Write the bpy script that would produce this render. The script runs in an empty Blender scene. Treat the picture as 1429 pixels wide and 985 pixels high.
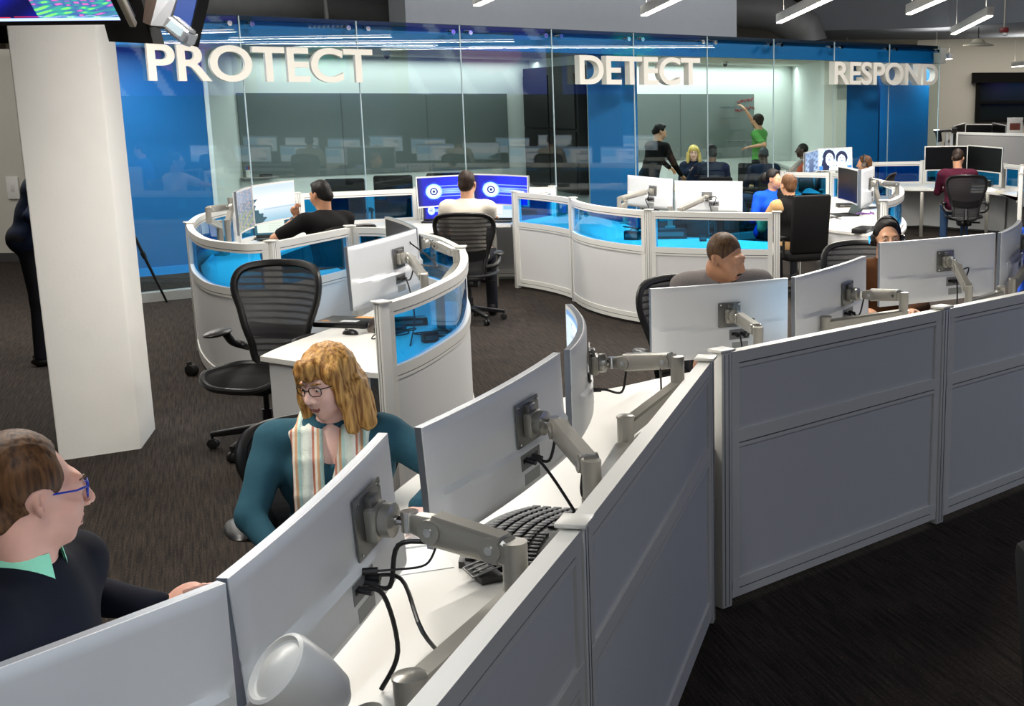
# Security operations floor: curved desks, white monitors on arms, tall glass front with lettering.
import bpy, bmesh, math, random
import numpy as np
from mathutils import Vector, Matrix
random.seed(7)
SC = bpy.context.scene
COL = SC.collection
R = math.radians
PI = math.pi

# ------------------------------------------------------------------ camera
CF, CX, CY, CTH, CRO, CH = 1800.0, 1016.0, 544.0, R(12.6), R(0.2), 2.1
_c, _s, _ct, _st = math.cos(CRO), math.sin(CRO), math.cos(CTH), math.sin(CTH)
def cray(px, py):
    x = (px - CX) / CF; y = (py - CY) / CF
    X = _c * x - _s * y; Y = _s * x + _c * y
    return Vector((X, _ct - Y * _st, -(_st + Y * _ct)))
def P(px, py, z):                      # survey: where a sight line meets the level z
    r = cray(px, py); return Vector((0, 0, CH)) + r * ((z - CH) / r.z)
def Q(px, py, y):                      # survey: where a sight line meets the depth y
    r = cray(px, py); return Vector((0, 0, CH)) + r * (y / r.y)
cam = bpy.data.cameras.new('camera'); camo = bpy.data.objects.new('camera', cam); COL.objects.link(camo)
cam.sensor_width = 36; cam.sensor_fit = 'HORIZONTAL'; cam.lens = 36 * CF / 1429
cam.shift_x = (714.5 - CX) / 1429; cam.shift_y = (CY - 492.5) / 1429
cam.clip_start = 0.05; cam.clip_end = 200
rt = Vector((_c, -_s * _st, -_s * _ct)); dn = Vector((-_s, -_c * _st, -_c * _ct)); fw = Vector((0, _ct, -_st))
camo.matrix_world = Matrix(((rt.x, -dn.x, -fw.x, 0), (rt.y, -dn.y, -fw.y, 0), (rt.z, -dn.z, -fw.z, CH), (0, 0, 0, 1)))
SC.camera = camo

# ------------------------------------------------------------------ materials
def lin(c):
    return tuple(((v / 255) / 12.92 if v <= 10 else (((v / 255) + 0.055) / 1.055) ** 2.4) for v in c)
MATS = {}
def mat(name, rgb, rough=0.5, metal=0.0, emit=None, es=0.0, spec=0.5, var=0.06, scale=8, bump=0.0, bscale=200):
    if name in MATS: return MATS[name]
    m = bpy.data.materials.new(name); m.use_nodes = True; nt = m.node_tree; N = nt.nodes; L = nt.links
    b = N['Principled BSDF']; c = lin(rgb)
    b.inputs['Roughness'].default_value = rough; b.inputs['Metallic'].default_value = metal
    b.inputs['Specular IOR Level'].default_value = spec
    tc = N.new('ShaderNodeTexCoord'); nz = N.new('ShaderNodeTexNoise'); nz.inputs['Scale'].default_value = scale
    nz.inputs['Detail'].default_value = 3
    L.new(tc.outputs['Object'], nz.inputs['Vector'])
    cr = N.new('ShaderNodeMix'); cr.data_type = 'RGBA'
    cr.inputs['A'].default_value = (*[v * (1 - var) for v in c], 1); cr.inputs['B'].default_value = (*[min(1, v * (1 + var)) for v in c], 1)
    L.new(nz.outputs['Fac'], cr.inputs['Factor']); L.new(cr.outputs['Result'], b.inputs['Base Color'])
    if bump:
        n2 = N.new('ShaderNodeTexNoise'); n2.inputs['Scale'].default_value = bscale
        L.new(tc.outputs['Object'], n2.inputs['Vector'])
        bp = N.new('ShaderNodeBump'); bp.inputs['Strength'].default_value = bump; bp.inputs['Distance'].default_value = 0.002
        L.new(n2.outputs['Fac'], bp.inputs['Height']); L.new(bp.outputs['Normal'], b.inputs['Normal'])
    if emit:
        b.inputs['Emission Color'].default_value = (*lin(emit), 1); b.inputs['Emission Strength'].default_value = es
    MATS[name] = m; return m
def glassmat(name, tint, refl=0.9, rough=0.0, base_alpha=0.0, body=(1, 1, 1)):
    if name in MATS: return MATS[name]
    m = bpy.data.materials.new(name); m.use_nodes = True; nt = m.node_tree; N = nt.nodes; L = nt.links
    N.remove(N['Principled BSDF']); out = N['Material Output']
    tr = N.new('ShaderNodeBsdfTransparent'); tr.inputs['Color'].default_value = (*tint, 1)
    gl = N.new('ShaderNodeBsdfGlossy'); gl.inputs['Roughness'].default_value = rough; gl.inputs['Color'].default_value = (refl, refl, refl, 1)
    fr = N.new('ShaderNodeFresnel'); ge = N.new('ShaderNodeNewGeometry'); io = N.new('ShaderNodeMath'); io.operation = 'MULTIPLY_ADD'
    L.new(ge.outputs['Backfacing'], io.inputs[0]); io.inputs[1].default_value = 1 / 1.5 - 1.5; io.inputs[2].default_value = 1.5; L.new(io.outputs[0], fr.inputs['IOR'])
    mx = N.new('ShaderNodeMixShader'); L.new(fr.outputs['Fac'], mx.inputs['Fac']); L.new(tr.outputs[0], mx.inputs[1]); L.new(gl.outputs[0], mx.inputs[2])
    last = mx
    if base_alpha:
        df = N.new('ShaderNodeBsdfDiffuse'); df.inputs['Color'].default_value = (*body, 1)
        m2 = N.new('ShaderNodeMixShader'); m2.inputs['Fac'].default_value = base_alpha
        L.new(mx.outputs[0], m2.inputs[1]); L.new(df.outputs[0], m2.inputs[2]); last = m2
    L.new(last.outputs[0], out.inputs['Surface']); MATS[name] = m; return m
def emis(name, rgb, st):
    if name in MATS: return MATS[name]
    m = bpy.data.materials.new(name); m.use_nodes = True; N = m.node_tree.nodes
    b = N['Principled BSDF']; b.inputs['Base Color'].default_value = (0.02, 0.02, 0.02, 1)
    b.inputs['Emission Color'].default_value = (*lin(rgb), 1); b.inputs['Emission Strength'].default_value = st
    MATS[name] = m; return m
def screenmat(name, st=1.0):                 # lit display: its picture comes from a colour attribute
    if name in MATS: return MATS[name]
    m = bpy.data.materials.new(name); m.use_nodes = True; N = m.node_tree.nodes; L = m.node_tree.links
    b = N['Principled BSDF']; b.inputs['Base Color'].default_value = (0.01, 0.01, 0.012, 1); b.inputs['Roughness'].default_value = 0.35
    a = N.new('ShaderNodeVertexColor'); a.layer_name = 'Col'
    L.new(a.outputs['Color'], b.inputs['Emission Color']); b.inputs['Emission Strength'].default_value = st
    MATS[name] = m; return m

WHITE = mat('white_laminate', (222, 220, 214), 0.35, var=0.02)
PANELW = mat('white_panel_board', (212, 212, 212), 0.55, var=0.02, bump=0.05, bscale=400)
RAILW = mat('white_powder_coat', (222, 221, 216), 0.35, var=0.02)
GREYLINE = mat('grey_gasket', (95, 97, 100), 0.6)
PLASTW = mat('white_monitor_plastic', (222, 224, 227), 0.35, var=0.02)
SILVER = mat('silver_paint', (165, 162, 154), 0.3, metal=0.55, var=0.04)
DSILVER = mat('dark_silver_plate', (120, 120, 118), 0.35, metal=0.7)
EDGE = mat('grey_monitor_edge', (120, 126, 136), 0.3, metal=0.4)
CHROME = mat('polished_chrome', (225, 225, 225), 0.08, metal=1.0)
BLACKP = mat('black_plastic', (18, 18, 19), 0.4)
BLACKM = mat('matte_black', (8, 8, 9), 0.8, spec=0.2)
RUBBER = mat('black_rubber', (10, 10, 10), 0.6)
DARKSCR = mat('dark_glass_screen', (6, 6, 8), 0.3, spec=0.3)
COLUMNW = mat('white_painted_plaster', (230, 228, 223), 0.75, var=0.03, bump=0.25, bscale=60)
WALLW = mat('warm_white_paint', (205, 201, 190), 0.8, var=0.02)
ROOMW = mat('bright_white_paint', (222, 226, 222), 0.7, var=0.02)
BLUEW = mat('blue_wall_paint', (0, 100, 165), 0.5, var=0.05)
BLUED = mat('deep_blue_paint', (8, 75, 175), 0.5, var=0.05)
BLUEL = mat('light_blue_paint', (10, 140, 225), 0.5, var=0.04)
BULK = mat('grey_bulkhead_paint', (128, 134, 142), 0.8, var=0.04)
DARKWALL = mat('charcoal_wall_paint', (40, 42, 46), 0.8)
DARKCEIL = mat('dark_ceiling_paint', (40, 35, 31), 0.9, var=0.2, scale=2)
DUCT = mat('galvanised_duct', (88, 90, 92), 0.6, metal=0.1, var=0.15)
PIPEW = mat('cream_pipe_paint', (190, 185, 165), 0.6)
BLUEGL = glassmat('blue_glass', (0.14, 0.62, 0.92), 0.9)
CLEARGL = glassmat('clear_glass', (0.90, 0.965, 0.955), 0.8)
WOODL = mat('pale_maple', (205, 180, 135), 0.4, var=0.08, scale=20)
PAPER = mat('white_paper', (232, 230, 226), 0.8)

def carpet():
    m = bpy.data.materials.new('striped_charcoal_carpet'); m.use_nodes = True; nt = m.node_tree; N = nt.nodes; L = nt.links
    b = N['Principled BSDF']; b.inputs['Roughness'].default_value = 0.95; b.inputs['Specular IOR Level'].default_value = 0.15
    tc = N.new('ShaderNodeTexCoord'); mp = N.new('ShaderNodeMapping'); mp.inputs['Rotation'].default_value = (0, 0, R(-22))
    L.new(tc.outputs['Object'], mp.inputs['Vector'])
    st = N.new('ShaderNodeMapping'); st.inputs['Scale'].default_value = (95, 3.5, 1); L.new(mp.outputs[0], st.inputs['Vector'])
    n1 = N.new('ShaderNodeTexNoise'); n1.inputs['Scale'].default_value = 1.0; n1.inputs['Detail'].default_value = 4; L.new(st.outputs[0], n1.inputs['Vector'])
    s2 = N.new('ShaderNodeMapping'); s2.inputs['Scale'].default_value = (260, 45, 1); L.new(mp.outputs[0], s2.inputs['Vector'])
    n2 = N.new('ShaderNodeTexNoise'); n2.inputs['Scale'].default_value = 1.0; n2.inputs['Detail'].default_value = 2; L.new(s2.outputs[0], n2.inputs['Vector'])
    r1 = N.new('ShaderNodeValToRGB'); e = r1.color_ramp.elements
    e[0].position = 0.36; e[0].color = (*lin((36, 32, 30)), 1); e[1].position = 0.66; e[1].color = (*lin((62, 55, 49)), 1)
    L.new(n1.outputs['Fac'], r1.inputs['Fac'])
    r2 = N.new('ShaderNodeValToRGB'); e = r2.color_ramp.elements
    e[0].position = 0.55; e[0].color = (0.8, 0.8, 0.8, 1); e[1].position = 0.75; e[1].color = (2.4, 2.0, 1.7, 1)
    L.new(n2.outputs['Fac'], r2.inputs['Fac'])
    mx = N.new('ShaderNodeMix'); mx.data_type = 'RGBA'; mx.blend_type = 'MULTIPLY'; mx.inputs['Factor'].default_value = 1
    L.new(r1.outputs['Color'], mx.inputs['A']); L.new(r2.outputs['Color'], mx.inputs['B'])
    L.new(mx.outputs['Result'], b.inputs['Base Color'])
    bp = N.new('ShaderNodeBump'); bp.inputs['Strength'].default_value = 0.5; bp.inputs['Distance'].default_value = 0.004
    L.new(n2.outputs['Fac'], bp.inputs['Height']); L.new(bp.outputs['Normal'], b.inputs['Normal'])
    return m
CARPET = carpet()

# ------------------------------------------------------------------ objects
def tag(o, label=None, cat=None, group=None, kind=None):
    if label: o['label'] = label
    if cat: o['category'] = cat
    if group: o['group'] = group
    if kind: o['kind'] = kind
    return o
def thing(name, label, cat, loc=(0, 0, 0), rz=0.0, group=None):
    o = bpy.data.objects.new(name, None); COL.objects.link(o); o.location = loc; o.rotation_euler = (0, 0, rz)
    o.empty_display_size = 0.1
    return tag(o, label, cat, group)
def fresh(o):
    m = Matrix.Translation(o.location) @ o.rotation_euler.to_matrix().to_4x4()
    return m
def link(name, me, ms, parent=None, world=False, smooth=None):
    """one mesh object; world=True: vertices are world coordinates, brought into the parent's frame"""
    me.set_sharp_from_angle(angle=R(38))
    o = bpy.data.objects.new(name, me); COL.objects.link(o)
    if not isinstance(ms, (list, tuple)): ms = [ms]
    for m in ms: me.materials.append(m)
    if parent is not None:
        if world:
            chain = Matrix.Identity(4); q = parent
            while q is not None:
                chain = fresh(q) @ chain; q = q.parent
            me.transform(chain.inverted())
        o.parent = parent
    elif world:
        # origin at the base centre of the mesh
        n = len(me.vertices); a = np.empty(n * 3, np.float32); me.vertices.foreach_get('co', a); a = a.reshape(-1, 3)
        c = Vector(((a[:, 0].min() + a[:, 0].max()) / 2, (a[:, 1].min() + a[:, 1].max()) / 2, a[:, 2].min()))
        me.transform(Matrix.Translation(-c)); o.location = c
    return o
def dup(root, loc=None, rz=None, label=None, group=None):
    r = root.copy(); COL.objects.link(r)
    if loc is not None: r.location = loc
    if rz is not None: r.rotation_euler = (0, 0, rz)
    if label: r['label'] = label
    if group: r['group'] = group
    for ch in list(root.children):
        c = ch.copy(); COL.objects.link(c); c.parent = r
        for g in list(ch.children):
            d = g.copy(); COL.objects.link(d); d.parent = c
    return r

class MB:
    def __init__(self): self.bm = bmesh.new(); self.mi = 0
    def _f(self, vs, smooth=False):
        try: f = self.bm.faces.new(vs)
        except ValueError: return None
        f.material_index = self.mi; f.smooth = smooth; return f
    def box(self, c, s, rot=None, bev=0.0):
        M = Matrix.Translation(Vector(c))
        if rot is not None:
            M = M @ (rot.to_4x4() if isinstance(rot, Matrix) else Matrix.Rotation(rot, 4, 'Z'))
        hx, hy, hz = s[0] / 2, s[1] / 2, s[2] / 2
        if bev <= 0:
            v = [self.bm.verts.new(M @ Vector((x, y, z))) for z in (-hz, hz) for x, y in ((-hx, -hy), (hx, -hy), (hx, hy), (-hx, hy))]
            for q in ((3, 2, 1, 0), (4, 5, 6, 7), (0, 1, 5, 4), (1, 2, 6, 5), (2, 3, 7, 6), (3, 0, 4, 7)): self._f([v[i] for i in q])
        else:
            t = bmesh.new(); bmesh.ops.create_cube(t, size=1)
            for w in t.verts: w.co = Vector((w.co.x * s[0], w.co.y * s[1], w.co.z * s[2]))
            bmesh.ops.bevel(t, geom=t.edges[:], offset=min(bev, min(s) * 0.45), segments=2, affect='EDGES', profile=0.5)
            mp = {w: self.bm.verts.new(M @ w.co) for w in t.verts}
            for f in t.faces: self._f([mp[w] for w in f.verts])
            t.free()
        return self
    def hexa(self, pts):       # 8 points: bottom loop then top loop
        v = [self.bm.verts.new(p) for p in pts]
        for q in ((3, 2, 1, 0), (4, 5, 6, 7), (0, 1, 5, 4), (1, 2, 6, 5), (2, 3, 7, 6), (3, 0, 4, 7)): self._f([v[i] for i in q])
        return self
    def tube(self, pts, r, n=10, cap=True, flat=None):
        pts = [Vector(p) for p in pts]; m = len(pts)
        rs = r if isinstance(r, (list, tuple)) else [r] * m
        T = []
        for i in range(m):
            a = pts[max(i - 1, 0)]; b = pts[min(i + 1, m - 1)]; t = (b - a)
            T.append(t.normalized() if t.length > 1e-9 else Vector((0, 0, 1)))
        up = Vector((0, 0, 1)) if abs(T[0].z) < 0.9 else Vector((1, 0, 0))
        X = up.cross(T[0]).normalized(); rings = []
        for i in range(m):
            X = (X - T[i] * X.dot(T[i])); X = X.normalized() if X.length > 1e-6 else T[i].orthogonal().normalized()
            Y = T[i].cross(X)
            ring = []
            for k in range(n):
                a = 2 * PI * k / n; cx, cy = math.cos(a), math.sin(a)
                fx = fy = 1
                if flat: fx, fy = flat
                ring.append(self.bm.verts.new(pts[i] + (X * cx * fx + Y * cy * fy) * rs[i]))
            rings.append(ring)
        for i in range(m - 1):
            for k in range(n): self._f([rings[i][k], rings[i][(k + 1) % n], rings[i + 1][(k + 1) % n], rings[i + 1][k]], True)
        if cap: self._f(rings[0][::-1]); self._f(rings[-1])
        return self
    def lathe(self, prof, c, axis=(0, 0, 1), n=24):
        ax = Vector(axis).normalized(); X = ax.orthogonal().normalized(); Y = ax.cross(X); c = Vector(c); rings = []
        for r, z in prof:
            rings.append([self.bm.verts.new(c + ax * z + (X * math.cos(2 * PI * k / n) + Y * math.sin(2 * PI * k / n)) * max(r, 1e-5)) for k in range(n)])
        for i in range(len(rings) - 1):
            for k in range(n): self._f([rings[i][k], rings[i][(k + 1) % n], rings[i + 1][(k + 1) % n], rings[i + 1][k]], True)
        self._f(rings[0][::-1]); self._f(rings[-1])
        return self
    def strip(self, path, th, z0, z1, off=0.0):    # solid standing along a plan path
        n = len(path); L_, R_ = [], []
        for i in range(n):
            a = Vector(path[max(i - 1, 0)][:2]); b = Vector(path[min(i + 1, n - 1)][:2]); t = (b - a).normalized(); nn = Vector((-t.y, t.x))
            p = Vector(path[i][:2]) + nn * off; L_.append(p + nn * th / 2); R_.append(p - nn * th / 2)
        V = lambda p, z: self.bm.verts.new((p.x, p.y, z))
        l0 = [V(p, z0) for p in L_]; l1 = [V(p, z1) for p in L_]; r0 = [V(p, z0) for p in R_]; r1 = [V(p, z1) for p in R_]
        sm = n > 2
        for i in range(n - 1):
            self._f([l0[i + 1], l0[i], l1[i], l1[i + 1]], sm); self._f([r0[i], r0[i + 1], r1[i + 1], r1[i]], sm)
            self._f([l1[i + 1], l1[i], r1[i], r1[i + 1]]); self._f([l0[i], l0[i + 1], r0[i + 1], r0[i]])
        self._f([l0[0], r0[0], r1[0], l1[0]]); self._f([l0[-1], l1[-1], r1[-1], r0[-1]])
        return self
    def slab(self, poly, z0, z1):
        a = [self.bm.verts.new((p[0], p[1], z0)) for p in poly]; b = [self.bm.verts.new((p[0], p[1], z1)) for p in poly]
        n = len(poly); self._f(a[::-1]); self._f(b)
        for i in range(n): self._f([a[i], a[(i + 1) % n], b[(i + 1) % n], b[i]])
        return self
    def ellip(self, c, r, rot=None, seg=16, rings=10):
        c = Vector(c); M = rot if rot is not None else Matrix.Identity(3); rows = []
        for i in range(rings + 1):
            t = PI * i / rings
            rows.append([self.bm.verts.new(c + M @ Vector((r[0] * math.sin(t) * math.cos(2 * PI * k / seg), r[1] * math.sin(t) * math.sin(2 * PI * k / seg), r[2] * math.cos(t)))) for k in range(seg)])
        for i in range(rings):
            for k in range(seg): self._f([rows[i][k], rows[i + 1][k], rows[i + 1][(k + 1) % seg], rows[i][(k + 1) % seg]], True)
        return self
    def grid(self, fn, nu, nv, smooth=True, flip=False):
        V = [[self.bm.verts.new(fn(i / nu, j / nv)) for i in range(nu + 1)] for j in range(nv + 1)]
        for j in range(nv):
            for i in range(nu):
                q = [V[j][i], V[j][i + 1], V[j + 1][i + 1], V[j + 1][i]]
                self._f(q[::-1] if flip else q, smooth)
        return V
    def mesh(self, name, fixn=True):
        bmesh.ops.remove_doubles(self.bm, verts=self.bm.verts, dist=1e-6)
        if fixn: bmesh.ops.recalc_face_normals(self.bm, faces=self.bm.faces)
        me = bpy.data.meshes.new(name); self.bm.to_mesh(me); self.bm.free(); return me
    def build(self, name, ms, parent=None, world=False, fixn=True):
        return link(name, self.mesh(name, fixn), ms, parent, world)

def smoothpath(pts, n=8):
    pts = [Vector((*p[:2], p[2] if len(p) > 2 else 0)) for p in pts]
    if len(pts) < 3: return pts
    out = []
    for i in range(len(pts) - 1):
        p0 = pts[max(i - 1, 0)]; p1 = pts[i]; p2 = pts[i + 1]; p3 = pts[min(i + 2, len(pts) - 1)]
        for k in range(n):
            t = k / n; t2, t3 = t * t, t * t * t
            out.append(0.5 * ((2 * p1) + (-p0 + p2) * t + (2 * p0 - 5 * p1 + 4 * p2 - p3) * t2 + (-p0 + 3 * p1 - 3 * p2 + p3) * t3))
    out.append(pts[-1]); return out
def plen(path): return sum((path[i + 1] - path[i]).length for i in range(len(path) - 1))
def cutpath(path, a, b):               # the part of a path between two distances
    out = []; d = 0
    for i in range(len(path) - 1):
        s = (path[i + 1] - path[i]).length
        if s < 1e-9: continue
        for q in (a, b):
            pass
        lo, hi = d, d + s
        if hi >= a and lo <= b:
            t0 = max(0, (a - lo) / s); t1 = min(1, (b - lo) / s)
            p = path[i].lerp(path[i + 1], t0); q = path[i].lerp(path[i + 1], t1)
            if not out or (out[-1] - p).length > 1e-5: out.append(p)
            if (out[-1] - q).length > 1e-5: out.append(q)
        d = hi
    return out
# ------------------------------------------------------------------ glass-front frame of reference
GA = P(235, 418, 0); _ga = R(46)
GU = Vector((math.sin(_ga), math.cos(_ga), 0)); GW = Vector((-math.cos(_ga), math.sin(_ga), 0))
def G(s, t, z=0): return GA + GU * s + GW * t + Vector((0, 0, z))
GROT = math.atan2(GU.y, GU.x)
def Gs(px, py, t=0.0):                 # distance along the front where a sight line meets it
    r = cray(px, py); o = Vector((0, 0, CH)); p0 = GA + GW * t
    k = (p0 - o).dot(GW) / r.dot(GW); return (o + r * k - GA).dot(GU)
def gbox(mb, s0, s1, t0, t1, z0, z1):
    return mb.hexa([G(s0, t0, z0), G(s1, t0, z0), G(s1, t1, z0), G(s0, t1, z0), G(s0, t0, z1), G(s1, t0, z1), G(s1, t1, z1), G(s0, t1, z1)])
def struct(name, mb, m, label=None, cat='room'):
    o = mb.build(name, m, None, True); tag(o, label, cat, None, 'structure'); return o

# floor, ceiling, outer walls
m_ = MB(); m_.box((0, 16, -0.1), (30, 44, 0.2)); o_ = m_.build('floor', CARPET)
tag(o_, 'dark charcoal carpet with fine brown stripes', 'floor', None, 'structure')
struct('ceiling', MB().box((0, 16, 4.75), (30, 44, 0.2)), DARKCEIL, 'dark exposed ceiling above the glass front', 'ceiling')
struct('wall_back', MB().box((7.5, 37.1, 2.3), (15, 0.2, 4.7)), WALLW, 'warm white end wall with dark blinds at far right', 'wall')
struct('wall_right', MB().box((15.1, 16, 2.3), (0.2, 44, 4.7)), DARKWALL, 'charcoal side wall carrying the video screens', 'wall')
struct('wall_front', MB().box((0, -6.1, 2.3), (30, 0.2, 4.7)), WALLW, 'white wall of the office behind the viewer', 'wall')
pl = P(20, 365, 0)
struct('wall_left', MB().box((-11.6, pl.y + 0.1, 2.3), (7.6, 0.2, 4.7)), WALLW, 'white wall seen to the left of the square column', 'wall')
struct('wall_side', MB().box((-15.1, 16, 2.3), (0.2, 44, 4.7)), WALLW, 'white side wall of the office', 'wall')
struct('baseboard_left', MB().box((-11.6, pl.y - 0.012, 0.06), (7.6, 0.02, 0.12)), mat('grey_vinyl_base', (70, 70, 70), 0.6), 'grey vinyl baseboard', 'baseboard')

# square column with a chamfered corner
cA = P(82, 643, 0); cB = P(197, 626, 0); cC = P(217, 598, 0)
e1 = (cB - cA).normalized(); e2 = Vector((-e1.y, e1.x, 0))
cpoly = [cA, cB, cC, cC + e2 * 0.45, cA + Vector((cA.x, cA.y, 0)).normalized() * 0.62 + e1 * 0.12]
mb = MB(); mb.slab(cpoly, 0, 4.65)
bmesh.ops.bevel(mb.bm, geom=[e for e in mb.bm.edges if abs(e.verts[0].co.z - e.verts[1].co.z) > 1], offset=0.012, segments=2, affect='EDGES', profile=0.5)
struct('column', mb, COLUMNW, 'thick white plastered column on the left', 'column')

# rooms behind the glass
S0 = -0.5; S1 = Gs(333, 30) + 1.415 * 9
def wallseg(name, a, b, z0, z1, m, th=0.12, label=None):
    pa, pb = G(*a), G(*b); return struct(name, MB().strip([pa, pb], th, z0, z1), m, label, 'wall')
wallseg('wall_blue_left', (0.2, 2.25), (1.5, 2.25), 0, 2.76, BLUEW, label='blue wall behind the glass at the left end')
wallseg('wall_blue_return', (S0 + 0.1, 0.15), (0.26, 2.2), 0, 2.76, BLUEW, label='blue side wall at the left end of the glass')
wallseg('wall_meeting_left', (1.5, 2.2), (2.35, 3.35), 0, 2.76, ROOMW, label='white side wall of the left meeting room')
wallseg('wall_meeting_rear', (2.3, 3.3), (13.55, 3.3), 0, 2.76, ROOMW, label='white rear wall of the meeting rooms')
wallseg('wall_meeting_divider', (6.42, 0.52), (7.3, 3.25), 0, 2.76, ROOMW, label='wall between the two meeting rooms')
wallseg('wall_meeting_right', (11.33, 0.45), (13.5, 3.25), 0, 2.76, ROOMW, label='white side wall of the right meeting room')
mb = MB(); mb.slab([G(6.27, 0.5), G(6.60, 0.16), G(6.90, 0.16), G(6.90, 0.5)], 0, 2.76)
struct('wall_blue_pier', mb, BLUEW, 'blue pier between the two meeting rooms', 'pier')
struct('wall_grey_pier', gbox(MB(), 11.22, 11.47, 0.16, 0.44, 0, 2.76), WALLW, 'pale pier beside the right meeting room', 'pier')
struct('wall_blue_right', gbox(MB(), 11.47, 12.6, 0.4, 0.6, 0, 2.76), BLUEW, 'blue wall behind the glass at the right end', 'wall')
struct('wall_blue_niche', gbox(MB(), 12.6, 15.6, 1.6, 1.75, 0, 2.76), BLUEW, 'blue wall set back at the right end', 'wall')
struct('wall_blue_header', gbox(MB(), S0, S1, 0.14, 0.24, 2.75, 3.03), BLUEW, 'blue band running along the top of the glass', 'wall')
struct('ceiling_meeting', gbox(MB(), S0, S1 + 0.5, 0.24, 3.5, 2.76, 3.03), mat('acoustic_tile_white', (205, 205, 195), 0.9, var=0.05, scale=60), 'white tiled ceiling of the meeting rooms', 'ceiling')
struct('trim_kerb', gbox(MB(), S0, S1, -0.06, 0.08, 0, 0.10), mat('pale_kerb_metal', (150, 150, 145), 0.5), 'pale metal channel along the foot of the glass', 'trim')
struct('trim_top_rail', gbox(MB(), S0, S1, 0.05, 0.14, 3.0, 3.05), mat('dark_rail_metal', (25, 40, 60), 0.4, 0.5), 'dark metal rail along the top of the glass', 'trim')
struct('baseboard_blue', gbox(MB(), 0.34, 1.44, 2.17, 2.19, 0, 0.1), BLUEL, 'light blue baseboard of the blue wall', 'baseboard')
# bulkheads above
bs0, bs1 = Gs(566, 20, 0.4), Gs(1028, 20, 0.4)
struct('wall_bulkhead', gbox(MB(), bs0, bs1, 0.4, 0.8, 3.03, 4.65), BULK, 'grey painted bulkhead above the glass front', 'wall')
bl = Q(1127, 43, 27); br = Q(1310, 38, 26); b3 = Q(1440, 33, 24)
mb = MB(); d_ = Vector((0.4, 6, 0))
zb = bl.z
mb.slab([(bl.x, bl.y), (br.x, br.y), (b3.x + 3, b3.y - 4), (b3.x + 4, b3.y + 4), (bl.x + 0.3, bl.y + 6)], zb, 4.65)
struct('trim_bulkhead', mb, BULK, 'grey boxed bulkhead under the ceiling at right', 'bulkhead')

# glass panes with round steel fittings
s33 = Gs(333, 30); step = 1.415
seams = [s33 + step * i for i in range(-1, 10)]
seams[0] = S0
names = ['leftmost tall glass pane half hidden by the white column', 'tall glass pane behind the letters PRO', 'tall glass pane behind the letters TECT',
         'tall glass pane to the right of the word PROTECT', 'tall glass pane above the man in the white shirt', 'tall glass pane in front of the black wall panels',
         'tall glass pane behind the right half of DETECT', 'tall glass pane in front of the man in the green shirt', 'tall glass pane left of the word RESPOND',
         'tall glass pane behind the middle of RESPOND', 'last tall glass pane at the right end']
def seg_z(z): return z
for i in range(len(seams) - 1):
    a, b = seams[i] + 0.006, seams[i + 1] - 0.006
    w = thing('window_%d' % (i + 1), names[i], 'window', G((a + b) / 2, 0, 0.1)); w['kind'] = 'structure'
    gbox(MB(), a, b, -0.006, 0.006, 0.1, 3.04).build('glazing', CLEARGL, w, True)
    for s in ((a + 0.12) if i else a + 0.5, b - 0.12):
        f = MB(); f.lathe([(0.0, -0.035), (0.028, -0.035), (0.028, -0.008), (0.028, 0.06), (0, 0.06)], G(s, 0, 2.955), -GW, 16)
        f.build('standoff_fitting', CHROME, w, True)
    ed = MB(); gbox(ed, b, b + 0.012, -0.007, 0.007, 0.1, 3.04); ed.build('edge_seal', mat('clear_silicone', (170, 185, 190), 0.25), w, True)

# dimensional letters
def word(txt, px0, px1, z0, z1, depth, label):
    a, b = Gs(px0, 95), Gs(px1, 95)
    cu = bpy.data.curves.new('lettering', 'FONT'); cu.body = txt; cu.size = 1; cu.extrude = 0.5; cu.offset = 0.018; cu.space_character = 0.98
    tmp = bpy.data.objects.new('lettering', cu); COL.objects.link(tmp)
    bpy.context.view_layer.update()
    me = bpy.data.meshes.new_from_object(tmp.evaluated_get(bpy.context.evaluated_depsgraph_get()))
    bpy.data.objects.remove(tmp); bpy.data.curves.remove(cu)
    n = len(me.vertices); co = np.empty(n * 3, np.float32); me.vertices.foreach_get('co', co); co = co.reshape(-1, 3)
    x0, x1, y0, y1 = co[:, 0].min(), co[:, 0].max(), co[:, 1].min(), co[:, 1].max()
    root = thing('wall_sign', label, 'sign', G((a + b) / 2, -0.02, z0), GROT)
    bm = bmesh.new(); bm.from_mesh(me); bmesh.ops.remove_doubles(bm, verts=bm.verts, dist=1e-5)
    seen = set(); isl = []
    for v in bm.verts:
        if v in seen: continue
        st = [v]; seen.add(v); g = []
        while st:
            q = st.pop(); g.append(q)
            for e in q.link_edges:
                w = e.other_vert(q)
                if w not in seen: seen.add(w); st.append(w)
        isl.append(g)
    isl.sort(key=lambda g: min(v.co.x for v in g))
    for g in isl:
        gs = set(g); nb = bmesh.new(); mp = {}
        for v in g:
            mp[v] = nb.verts.new(((v.co.x - x0) / (x1 - x0) * (b - a) - (b - a) / 2, -0.012 - depth / 2 - v.co.z * depth + 0.0, (v.co.y - y0) / (y1 - y0) * (z1 - z0)))
        for f in bm.faces:
            if f.verts[0] in gs: nb.faces.new([mp[v] for v in f.verts])
        bmesh.ops.recalc_face_normals(nb, faces=nb.faces)
        m2 = bpy.data.meshes.new('letter'); nb.to_mesh(m2); nb.free()
        link('letter', m2, LETTER, root)
    bm.free(); bpy.data.meshes.remove(me)
LETTER = mat('white_painted_letters', (226, 222, 212), 0.5, var=0.01)
word('PROTECT', 203, 516, 2.33, 2.72, 0.05, 'white raised word PROTECT on the glass front')
word('DETECT', 800, 968, 2.33, 2.72, 0.11, 'white raised word DETECT on the glass front')
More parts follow.
